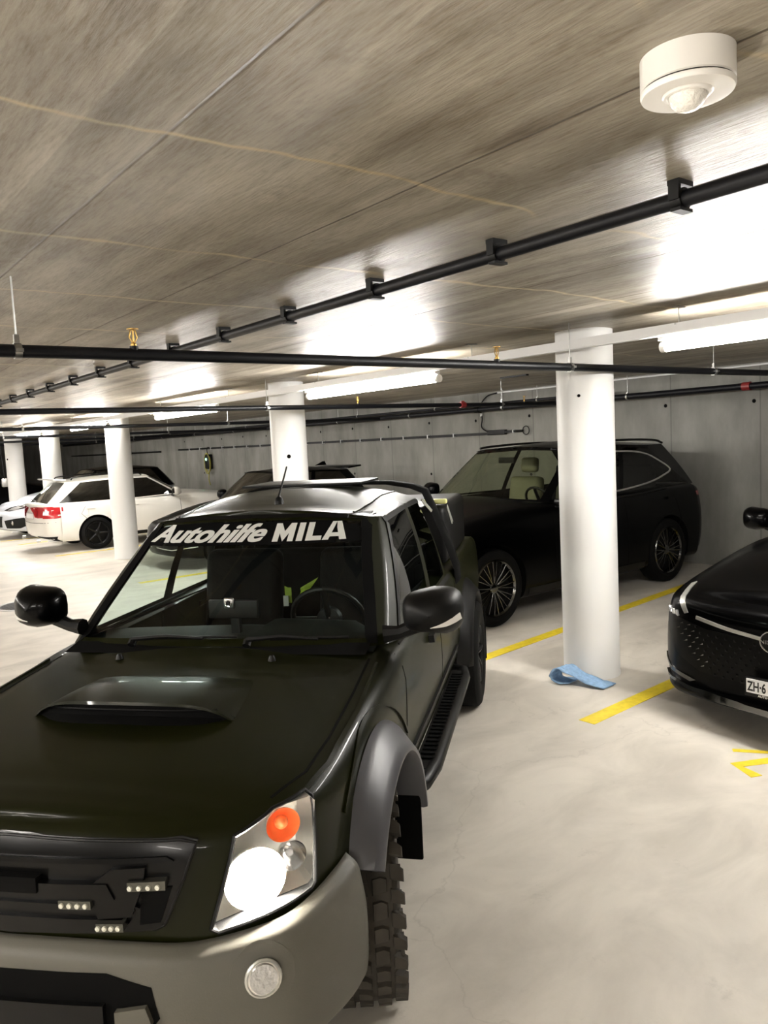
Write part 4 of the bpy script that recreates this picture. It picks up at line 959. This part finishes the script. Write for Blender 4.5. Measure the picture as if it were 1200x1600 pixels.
def letters(polys, y0, y1, z0, zh, shear, name):
    W_ = max(p[0] for q in polys for p in q); g = G()
    for q in polys:
        vs = []
        for x, y in q:
            yy = y0 + (x + shear * (y - .5)) / W_ * (y1 - y0); zz = z0 + y * zh
            h = WS.ray_cast(Vector((2, yy, zz)), Vector((-1, 0, 0))); vs.append(h[0] + Vector((.004, 0, .002)))
        g.add(vs, [tuple(range(len(vs)))])
    return g.obj(name, WTEXT, glz['windshield'], smooth=False)
letters([[(0, 0), (.34, 0), (.34, 1), (0, 1)], [(.34, 1), (.34, .45), (.62, 0), (.62, .55)], [(.62, .55), (.62, 0), (.90, .45), (.90, 1)], [(.90, 0), (1.24, 0), (1.24, 1), (.90, 1)],
         [(1.42, 0), (1.78, 0), (1.78, 1), (1.42, 1)], [(1.96, 0), (2.32, 0), (2.32, 1), (1.96, 1)], [(2.32, 0), (2.86, 0), (2.86, .24), (2.32, .24)],
         [(2.92, 0), (3.28, 0), (3.60, 1), (3.34, 1)], [(3.60, 1), (3.66, .66), (3.92, 0), (4.30, 0), (3.86, 1)], [(3.32, .17), (3.90, .17), (3.84, .38), (3.38, .38)]], .128, .492, 1.512, .078, -.05, 'windscreen_lettering')
for sg in (1, -1):
    patch(TB, strip([(.62 * cos(radians(a)), R1 + .62 * sin(radians(a))) for a in range(48, 150, 6)], .012), step=.04, lift=.008, thick=.008, **(Yp if sg > 0 else Ym)).obj('fender_crease', GREEN, TR)

# ================================================================== OTHER CARS
def make_car(name, loc, rz, label, cat, sp, paint):
    """sp: nose x f, length L, width W, height H, wheelbase wb, wheel R ..."""
    t = empty(name, loc, rz, label, cat)
    f, L_, hw, H, wb = sp['f'], sp['L'], sp['W'] / 2, sp['H'], sp['wb']; r = f - L_
    zh, zc, zbelt, zt = sp['zh'], sp['zc'], sp['zb'], sp['zt']; cx, wt, rr, rb = sp['cx'], sp['wt'], sp['rr'], sp['rb']; R = sp['R']
    rd = sp.get('round', 1.0)
    y1_, y2_, y3_, y4_ = sp.get('nose', (.32, .60, .80, .93))
    plan = [(f, 0, zh), (f - .03 * rd, y1_ * hw, zh), (f - .11 * rd, y2_ * hw, zh + .005), (f - .24 * rd, y3_ * hw, zh + .01), (f - .44 * rd, y4_ * hw, zh + .03), (min(f - .80, .1), hw * .985, zh + (zc - zh) * .5), (-.45, hw, zc - .02), (cx - .35, hw, zbelt - .01),
            ((cx + rb) / 2, hw, zbelt), (rb + .3, hw, zbelt + .01), (r + .45, .985 * hw, zt + .01), (r + .20, .93 * hw, zt), (r + .08, .78 * hw, zt), (r + .02, .45 * hw, zt), (r, 0, zt)]
    gc = sp.get('gc', .2)
    zbf = lambda x: gc + (.05 * max(0, (x - .45) / .5) if x > .45 else 0) + (.10 * max(0, (-x - wb - .4) / .6) if x < -wb - .4 else 0)
    rows = sp.get('rows') or [(0, .07, .10, .10), (.07, .03, .03, .03), (.33, .0, .0, .0), (.60, .0, .0, .0), (.82, .025, .03, .01), (.95, .06, .09, .02), (1.0, .11, .17, .06)]
    bd = shell(plan, rows, 3, 3, lambda x: (.07 if x > cx - .3 else .02), zbf, 12).obj('body', [paint, BLKM], t, weld=True, angle=50)
    B = bvh_of([bd])
    wr = R + .045
    for sg in (1, -1):
        for xw in (0, -wb): cut(bd, cyl_g((xw, 0, R), wr, (hw - .34) * sg, (hw + .2) * sg))
    for p in bd.data.polygons:
        for xw in (0, -wb):
            c = p.center
            dd = sqrt((c.x - xw) ** 2 + (c.z - R) ** 2)
            if (abs(dd - wr) < .012 and abs(p.normal.y) < .3) or (dd < wr and hw - .36 < abs(c.y) < hw - .30): p.material_index = 1
    wbse = hw - .10; wtop = sp.get('wtop', hw - .27)
    ring = [((cx, 0, zc + .03), (wt, 0, H - .06), 'windshield'), ((cx - .03, .35 * hw, zc + .025), (wt - .01, .4 * wtop, H - .062), 'windshield'), ((cx - .12, .68 * hw, zc + .01), (wt - .04, .78 * wtop, H - .075), 'windshield'),
            ((cx - .22, wbse - .07, zc), (wt - .08, wtop - .05, H - .09), 'pillar'), ((cx - .30, wbse, zc - .005), (wt - .14, wtop, H - .10), 'side_window'),
            (((cx + rb) / 2 + .15, wbse + .02, zbelt - .01), ((wt + rr) / 2 + .1, wtop + .03, H - .085), 'pillar'), (((cx + rb) / 2 + .07, wbse + .02, zbelt - .01), ((wt + rr) / 2 + .02, wtop + .03, H - .085), 'side_window'),
            (sp.get('cp', rb + .55), 0, 0) if False else ((rb + sp.get('cw', .35), wbse, zbelt), (rr + sp.get('cwt', .30), wtop, H - .11), 'pillar'),
            ((rb + .10, wbse - .05, zbelt), (rr + .06, wtop - .06, H - .115), 'pillar'), ((rb + .03, wbse - .16, zbelt), (rr + .02, wtop - .14, H - .11), 'rear_window'), ((rb, 0, zbelt), (rr, 0, H - .09), 'rear_window')]
    cab = ring_cabin(ring, rows_t=(0, .04, .94, 1), bulge=.02, crown=lambda s: .07 * max(0, sin(pi * min(max(s, 0), 1))) ** .5, glass_sub=3, nacross=10)
    co = cab['cabin'].obj('roof', sp.get('roofmat', paint), t, weld=True, angle=40)
    gm = sp.get('glass', {})
    gobj = {}
    for k, gl in cab.items():
        if k == 'cabin': continue
        base = k.replace('_left', '').replace('_right', '')
        o = gl.obj('windscreen' if base == 'windshield' else base, gm.get(k, gm.get(base, DGLS)), t, weld=True); gobj[k] = o
        if base == 'rear_window' and sp.get('rglass'): o.data.materials[0] = sp['rglass']
    if sp.get('open'):
        delete_faces(bd, lambda c: c.z > zbelt - .12 and rb + .2 < c.x < cx - .28 and abs(c.y) < wbse - .05)
    for sg in (1, -1):
        for xw in (0, -wb):
            wheel(t, xw, (hw - .01) * sg, sg, R, sp.get('rimr', R * .66), .23, sp.get('spk', 10), sp.get('rimmat', STEEL), RUB, sp.get('spkw', .016), sp.get('dbl', False))
        mirror_part(t, cx - .42, (hw + .10) * sg, zbelt + .09, sp.get('mirmat', paint), .95, sg, BLK)
        Y_ = Yp if sg > 0 else Ym
        for xx in ((cx + rb) / 2 + .30, rb + .35 + .55):
            patch(B, [(xx, zbelt - .14), (xx, zbelt - .115), (xx - .17, zbelt - .11), (xx - .17, zbelt - .135)], step=.04, lift=.028, thick=.01, **Y_).obj('door_handle', sp.get('hmat', paint), t)
        for pl in ([(cx - .28, zbelt - .04), (cx - .28, .5), (cx - .33, .30)], [((cx + rb) / 2 + .09, zbelt - .03), ((cx + rb) / 2 + .07, .30)], [(rb + .75, zbelt - .03), (rb + .62, .75), (rb + .85, .5)]):
            patch(B, strip(pl, .008), step=.06, lift=.0015, thick=.004, **Y_).obj('door_gap', BLKM, t)
        patch(B, [(-R - .1, zbf(0) + .03), (-R - .1, zbf(0) + .10), (-wb + R + .1, zbf(0) + .10), (-wb + R + .1, zbf(0) + .03)], step=.08, lift=.006, thick=.01, **Y_).obj('sill_trim', BLK, t)
    CB = bvh_of([co] + list(gobj.values()))
    return t, B, CB, bd

def catmull_2(p): return [(q.x, q.y) for q in catmull([(a, b, 0) for a, b in p], 4)]
# ---- black SUV in the bay behind the front column
t, B, CB, bd = make_car('black_suv', (5.50, 6.30, 0), pi, 'big black SUV parked tail to the wall behind the front column, beige seats inside', 'car',
    dict(f=.90, L=4.98, W=2.0, H=1.80, wb=3.04, zh=1.02, zc=1.17, zb=1.16, zt=1.13, cx=-.62, wt=-1.42, rr=-3.45, rb=-3.92, R=.39, gc=.22, rimr=.29, spk=12, dbl=True, spkw=.009, rimmat=RIMD, cw=.30, cwt=.52,
         wtop=.74, open=True, glass={'windshield': glass('suv_front_glass', (.5, .53, .44)), 'side_window': DGLS, 'side_window_left': glass('suv_dark_side_glass', (.22, .23, .21)), 'side_window_right': glass('suv_side_glass', (.75, .78, .68))}), PBLK)
SUV = t
Y_ = Yp
# satin strip round the side windows, ending in a point
wl = [(-.95, 1.18), (-2.0, 1.165), (-2.9, 1.17), (-3.35, 1.23), (-3.62, 1.38), (-3.45, 1.53), (-3.27, 1.645), (-3.0, 1.665), (-2.2, 1.69), (-1.6, 1.69)]
band(CB, catmull_2([(-1.9, 1.19), (-2.2, 1.195), (-2.75, 1.24), (-3.12, 1.31), (-3.29, 1.375), (-3.10, 1.49), (-2.88, 1.58), (-2.6, 1.625), (-2.2, 1.645)]), r=.011, lift=.002, closed=False, **Yp).obj('window_trim', SATIN, t)
patch(B, strip([(-.98, 1.11), (-2.0, 1.115), (-2.6, 1.125), (-3.1, 1.15)], .014), step=.05, lift=.012, thick=.01, **Yp).obj('window_trim', BLK, t)
for sg in (1, -1):
    g = G(); g.tube(catmull([(-1.5, .66 * sg, 1.74), (-1.7, .67 * sg, 1.755), (-2.4, .67 * sg, 1.77), (-3.2, .665 * sg, 1.745), (-3.45, .65 * sg, 1.70)], 5), .014, 8); g.obj('roof_rail', SATIN if False else BLK, t)
    patch(B, [(.60, .80), (.30, .86), (.30, .80), (.62, .72)], step=.04, lift=.006, thick=.01, **(Yp if sg > 0 else Ym)).obj('headlight', LENS, t)
    patch(B, [(-4.02, .98), (-3.72, 1.02), (-3.70, 1.06), (-4.03, 1.07)], step=.04, lift=.006, thick=.01, **(Yp if sg > 0 else Ym)).obj('tail_light', REDL, t)
patch(B, [(-.38, .85), (-.36, .55), (.36, .55), (.38, .85), (0, .9)], step=.06, lift=.01, thick=.01, **Xp).obj('grille', BLK, t)
for y in (-.38, .38):
    g = G(); g.box((-1.35 - .4, y, .95), (.52, .52, .16), bev=.05); g.box((-2.0, y, 1.08), (.15, .50, .56), ry=radians(-10), bev=.06); g.obj('seat', BEIGE, t)
    g = G(); g.box((-2.10, y, 1.50), (.10, .26, .19), ry=radians(-6), bev=.045); g.tube([(-2.08, y - .07, 1.40), (-2.10, y - .07, 1.47)], .007, 6); g.tube([(-2.08, y + .07, 1.40), (-2.10, y + .07, 1.47)], .007, 6); g.obj('headrest', BEIGE, t)
g = G(); g.box((-.95, 0, 1.09), (.60, 1.6, .12), bev=.04); g.obj('dashboard', INTR, t)
g = G(); a_ = Matrix.Rotation(radians(-62), 3, 'Y'); c_ = Vector((-1.38, .38, 1.12))
g.tube([c_ + a_ @ Vector((.185 * cos(q), .185 * sin(q), 0)) for q in [2 * pi * k / 24 for k in range(25)]], .015, 8); g.tube([c_ - a_ @ Vector((.17, 0, 0)), c_ + a_ @ Vector((.17, 0, 0))], .02, 6); g.obj('steering_wheel', BLK, t)
g = G(); g.box((-3.1, 0, 1.0), (.15, 1.5, .9), bev=.05); g.obj('rear_bench', INTR, t)
g = G(); g.box((-1.26, .0, 1.60), (.02, .24, .07), bev=.008); g.obj('rear_view_mirror', BLK, t)

# ---- black car at the right edge
t, B, CB, bd = make_car('black_crossover', (5.33, 2.095, 0), pi, 'glossy black crossover with honeycomb grille and ZH plate, nose at the right edge', 'car',
    dict(f=.90, L=4.60, W=1.88, H=1.64, wb=2.77, zh=.80, zc=1.00, zb=1.02, zt=1.0, cx=-.58, wt=-1.35, rr=-3.15, rb=-3.55, R=.36, gc=.11, nose=(.38, .72, .89, .97), round=.95, rimmat=BLK, mirmat=PBLK,
         rows=[(0, .05, .05, .10), (.06, .02, .02, .03), (.13, .02, .045, .0), (.30, .0, .05, .0), (.62, .01, .03, .0), (.88, .045, .03, .01), (.96, .08, .07, .02), (1.0, .12, .16, .06)]), PBLK)
NIS = t
NG = mat('dark_honeycomb', (.0015, .0015, .0015), .35, spec=.12)
def both(bvh, poly, name, m, parent, **k):
    o = patch(bvh, poly, **{**Xp, **k}).obj(name, m, parent); patch(bvh, [(-a, b) for a, b in poly], **{**Xp, **k}).obj(name, m, parent); return o
grl = patch(B, [(-.46, .62), (-.70, .66), (-.86, .70), (-.82, .58), (-.70, .40), (-.52, .33), (.52, .33), (.70, .40), (.82, .58), (.86, .70), (.70, .66), (.46, .62)], step=.05, lift=.004, thick=.01, **Xp).obj('grille', NG, t)
GBn = bvh_of([grl])
def fleck(y, z, w_, h_, m, sl=0.0, lift=.010):
    h = GBn.ray_cast(Vector((3, y, z)), Vector((-1, 0, 0)))
    if h[0] is None: return None
    c = h[0]; n = h[1] if h[1].x > 0 else -h[1]; uy = Vector((-n.y, n.x, 0)).normalized(); uz = n.cross(uy)
    if uz.z < 0: uz = -uz
    if uy.y < 0: uy = -uy
    q = [c + n * .001 + uy * a + uz * b + uz * (a * sl) for a, b in ((-w_, -h_), (w_, -h_), (w_, h_), (-w_, h_))]; pk = c + n * lift
    return q + [pk]
for sg in (1, -1):
    g = G(); g2 = G()
    for i in range(11):
        for j in range(9):
            y = (.10 + .062 * i + (.031 if j % 2 else 0)); z = .335 + .036 * j
            if y > .47 + .04 * j or y > .80 or z > .615 + (y > .5) * .05: continue
            big = y > .44 + .012 * j
            if abs(y) < .19 and z < .43: continue
            q = fleck(y * sg, z, .016 if big else .010, .0045 if big else .009, None, -.35 * sg if big else 0, .014 if big else .006)
            if q: (g2 if big else g).add(q, [(0, 1, 4), (1, 2, 4), (2, 3, 4), (3, 0, 4)])
    bm = bmesh.new(); bm.from_mesh(grl.data)          # the embossed pattern belongs to the grille's own mesh
    if len(grl.data.materials) < 2: grl.data.materials.append(RIMD)
    for src, mi in ((g, 0), (g2, 1)):
        vv = [bm.verts.new(q) for q in src.v]
        for fq in src.f:
            fc = bm.faces.new([vv[k] for k in fq]); fc.material_index = mi
    bm.to_mesh(grl.data); bm.free()
    patch(B, strip([(.09 * sg, .632), (.30 * sg, .652), (.53 * sg, .685)], .020), step=.03, lift=.012, thick=.015, **Xp).obj('light_bar', SATIN, t)
    patch(B, [(.60 * sg, .70), (.64 * sg, .76), (.72 * sg, .84), (.745 * sg, .83), (.68 * sg, .75), (.63 * sg, .69)], step=.03, lift=.006, thick=.01, **Xp).obj('running_light', SATIN, t)
    for k in range(4):
        y = (.68 + .035 * k) * sg; patch(B, [(y, .665 + .004 * k), (y + .018 * sg, .667), (y + .034 * sg, .69), (y + .016 * sg, .70)], step=.03, lift=.014, thick=.015, **Xp).obj('headlight_element', LENS, grl)
    patch(B, [(.55 * sg, .265), (.78 * sg, .30), (.87 * sg, .36), (.86 * sg, .33), (.78 * sg, .275), (.60 * sg, .245)], step=.03, lift=.01, thick=.01, **Xp).obj('bumper_winglet', SATIN if False else RIMD, t)
patch(B, strip([(-.86, .235), (-.6, .205), (-.3, .195), (0, .19), (.3, .195), (.6, .205), (.86, .235)], .022), step=.05, lift=.020, thick=.02, **Xp).obj('bumper_lip', RIMD, t)
patch(B, strip([(-.62, .74), (-.3, .715), (0, .705), (.3, .715), (.62, .74)], .006), step=.05, lift=.002, thick=.004, **Xp).obj('bonnet_gap', BLKM, t)
# badge: ring with a bar of letters
bx = .93
g = G()
q = 40; ctr = Vector((bx, 0, .635))
for r0 in (.066,):
    g.tube([ctr + Vector((0, r0 * 1.05 * cos(a), r0 * .92 * sin(a))) for a in [2 * pi * k / q for k in range(q + 1)]], .005, 6)
bg = g.obj('badge_ring', CHR, t)
g = G(); g.lathe([(.0001, bx - .003), (.064, bx - .003), (.066, bx - .03)], 36, 'X', (0, 0, .635)); g.obj('badge_disc', BLK, bg)
gt = text_geo('NISSAN', .034, .0006, 0, 1.15, .0015, 1.1); xm = (min(p[0] for p in gt.v) + max(p[0] for p in gt.v)) / 2
gt.v = [(p[0] - xm, p[1], p[2]) for p in gt.v]; place(gt, (bx + .003, 0, .624), (0, 1, 0), (0, 0, 1)); gt.obj('badge_letters', CHR, bg, smooth=False)
# plate: mounted slightly below the grille centre
px_ = .925
g = G(); g.box((px_, 0, .355), (.008, .31, .085), bev=.003); pl = g.obj('number_plate', PLATE, t)
g = G(); g.box((px_ - .02, 0, .355), (.04, .33, .095)); g.box((px_ - .006, 0, .302), (.012, .33, .022)); g.obj('plate_holder', BLK, pl)
gt = text_geo('ZH·6', .080, .002, 0, .64, .0005, 1.0); x0_ = min(p[0] for p in gt.v); gt.v = [(p[0] - x0_, p[1], p[2]) for p in gt.v]
place(gt, (px_ + .005, -.148, .327), (0, 1, 0), (0, 0, 1)); gt.obj('plate_text', BTEXT, pl, smooth=False)
gt = text_geo('AUTO DE', .019, .0004, 0, 1.05, .0004, 1.0); place(gt, (px_ + .002, -.085, .296), (0, 1, 0), (0, 0, 1)); gt.obj('holder_text', WTEXT, pl, smooth=False)

# ---- white estate car, tail towards the lane
t, B, CB, bd = make_car('white_estate_car', (7.72, 16.80, 0), 0, 'white estate car with red tail lights and black wheels behind the third column', 'car',
    dict(f=.88, L=4.62, W=1.80, H=1.50, wb=2.69, zh=.84, zc=.99, zb=.97, zt=.98, cx=-.60, wt=-1.40, rr=-3.15, rb=-3.60, R=.33, gc=.19, rimmat=BLK, rimr=.24, spk=5, spkw=.03, rglass=RGLS, cw=.20, cwt=.30, glass={'windshield': DGLS}), WPAINT)
for sg in (1, -1):
    patch(B, [(.70 * sg, .93), (.90 * sg, .93), (.90 * sg, .70), (.69 * sg, .70)], step=.04, lift=.008, thick=.01, **Xm).obj('tail_light', REDL, t)
    patch(B, [(-3.74, .93), (-3.52, .92), (-3.60, .72), (-3.74, .71)], step=.03, lift=.007, thick=.01, **(Yp if sg > 0 else Ym)).obj('tail_light', REDL, t)
    patch(B, [(.71 * sg, .85), (.80 * sg, .85), (.80 * sg, .77), (.70 * sg, .77)], step=.03, lift=.012, thick=.01, **Xm).obj('reversing_light', LENS, t)
    patch(B, [(.30 * sg, .34), (.84 * sg, .34), (.80 * sg, .24), (.30 * sg, .24)], step=.05, lift=.01, thick=.01, **Xm).obj('rear_diffuser', BLK, t)
    g = G(); g.tube([(-3.72, .56 * sg, .27), (-3.78, .56 * sg, .27)], .035, 12); g.obj('exhaust_tip', CHR, t)
    g = G(); g.tube(catmull([(-1.6, .60 * sg, 1.44), (-1.8, .605 * sg, 1.50), (-2.9, .60 * sg, 1.48), (-3.05, .59 * sg, 1.42)], 4), .014, 6); g.obj('roof_rail', BLK, t)
    patch(B, [(.62, .70), (.74, .68), (.40, .80), (.36, .76)], step=.04, lift=.006, thick=.01, **(Yp if sg > 0 else Ym)).obj('headlight', LENS, t)
g = G(); g.box((-3.26, 0, 1.44), (.26, 1.14, .03), ry=radians(6), bev=.012); g.obj('roof_spoiler', WPAINT, t)
patch(B, [(-.27, .80), (.27, .80), (.27, .68), (-.27, .68)], step=.05, lift=.004, thick=.01, **Xm).obj('plate_recess', STEEL, t)
patch(B, [(-.25, .79), (.25, .79), (.25, .69), (-.25, .69)], step=.05, lift=.010, thick=.01, **Xm).obj('number_plate', PLATE, t)
patch(B, strip([(-.86, .62), (0, .60), (.86, .62)], .008), step=.06, lift=.002, thick=.004, **Xm).obj('tailgate_gap', BLKM, t)
band(B, [(-3.02, .83), (-2.84, .83), (-2.84, .70), (-3.02, .70)], r=.003, lift=.0, **Ym).obj('fuel_flap', STEEL, t)
g = G(); g.tube([(-3.62, -.15, 1.02), (-3.62, .25, 1.06)], .010, 6); g.obj('rear_wiper', BLK, t)

# ---- silver-white car at the left edge
t, B, CB, bd = make_car('silver_white_crossover', (4.95, 20.4, 0), pi, 'silver-white crossover with dark roof, nose at the left edge beyond the white estate', 'car',
    dict(f=.90, L=4.40, W=1.80, H=1.62, wb=2.64, zh=.80, zc=1.04, zb=1.02, zt=1.0, cx=-.60, wt=-1.30, rr=-3.05, rb=-3.45, R=.345, gc=.18, roofmat=PBLK, mirmat=PBLK, rimmat=BLK, round=1.3), SPAINT)
for sg in (1, -1):
    patch(B, [(.45 * sg, .70), (.60 * sg, .78), (.86 * sg, .86), (.80 * sg, .74), (.60 * sg, .68)], step=.04, lift=.006, thick=.01, **Xp).obj('headlight', BLK, t)
    patch(B, [(.30, .84), (.62, .76), (.72, .70), (.60, .70), (.34, .79)], step=.04, lift=.008, thick=.01, **(Yp if sg > 0 else Ym)).obj('headlight', LENS, t)
    patch(B, [(.48 * sg, .46), (.80 * sg, .52), (.86 * sg, .36), (.74 * sg, .27), (.50 * sg, .28)], step=.04, lift=.006, thick=.01, **Xp).obj('bumper_vent', BLK, t)
    h = B.ray_cast(Vector((3, .66 * sg, .40)), Vector((-1, 0, 0))); g = G(); g.lathe([(.0001, .03), (.05, .02), (.055, 0)], 16, 'X', tuple(h[0])); g.obj('fog_lamp', LENS, t)
patch(B, [(-.42, .56), (.42, .56), (.36, .30), (-.36, .30)], step=.05, lift=.008, thick=.01, **Xp).obj('grille', BLK, t)
patch(B, strip([(.55, .80), (.2, .90), (-.35, .99)], .02), step=.06, lift=.01, thick=.01, **Yp).obj('bonnet_crease', SPAINT, t)

# ---- dark car between the columns, mostly hidden by the pickup
t, B, CB, bd = make_car('dark_hatchback', (5.6, 12.25, 0), pi, 'dark car nose out behind the pickup roof, seen between the second and third columns', 'car',
    dict(f=.85, L=4.25, W=1.80, H=1.53, wb=2.60, zh=.74, zc=.97, zb=.97, zt=.98, cx=-.50, wt=-1.15, rr=-2.75, rb=-3.10, R=.33, gc=.18, rimmat=BLK), PBLK)
g = G(); g.box((-2.86, 0, 1.455), (.30, 1.15, .03), ry=radians(5), bev=.012); g.obj('roof_spoiler', PBLK, t)
g = G(); g.add([(-2.35, -.012, 1.50), (-2.35, .012, 1.50), (-2.60, .02, 1.50), (-2.60, -.02, 1.50), (-2.58, 0, 1.575), (-2.52, 0, 1.57)], [(0, 1, 5), (1, 2, 4, 5), (3, 0, 5, 4), (2, 3, 4), (0, 3, 2, 1)]); g.obj('roof_fin', PBLK, t)
for sg in (1, -1):
    patch(B, [(.40 * sg, .62), (.78 * sg, .70), (.84 * sg, .66), (.60 * sg, .58)], step=.04, lift=.006, thick=.01, **Xp).obj('headlight', LENS, t)
    patch(B, strip([(.10 * sg, .52), (.5 * sg, .50), (.82 * sg, .56)], .014), step=.05, lift=.01, thick=.01, **Xp).obj('grille_strip', CHR, t)
    patch(B, strip([(.10 * sg, .36), (.5 * sg, .33), (.82 * sg, .38)], .014), step=.05, lift=.01, thick=.01, **Xp).obj('bumper_strip', CHR, t)
patch(B, [(-.26, .48), (.26, .48), (.26, .37), (-.26, .37)], step=.06, lift=.012, thick=.01, **Xp).obj('number_plate', BLK, t)

# ---- tall black van at the far left
t, B, CB, bd = make_car('black_van', (6.0, 26.2, 0), 0, 'tall black van far back at the left edge, partly hidden by the farthest column', 'van',
    dict(f=.85, L=4.95, W=1.95, H=2.02, wb=3.05, zh=1.02, zc=1.22, zb=1.2, zt=1.2, cx=-.35, wt=-1.10, rr=-3.75, rb=-3.95, R=.34, gc=.2, rimmat=BLK, wtop=.80, glass={'windshield': RGLS}), PBLK)
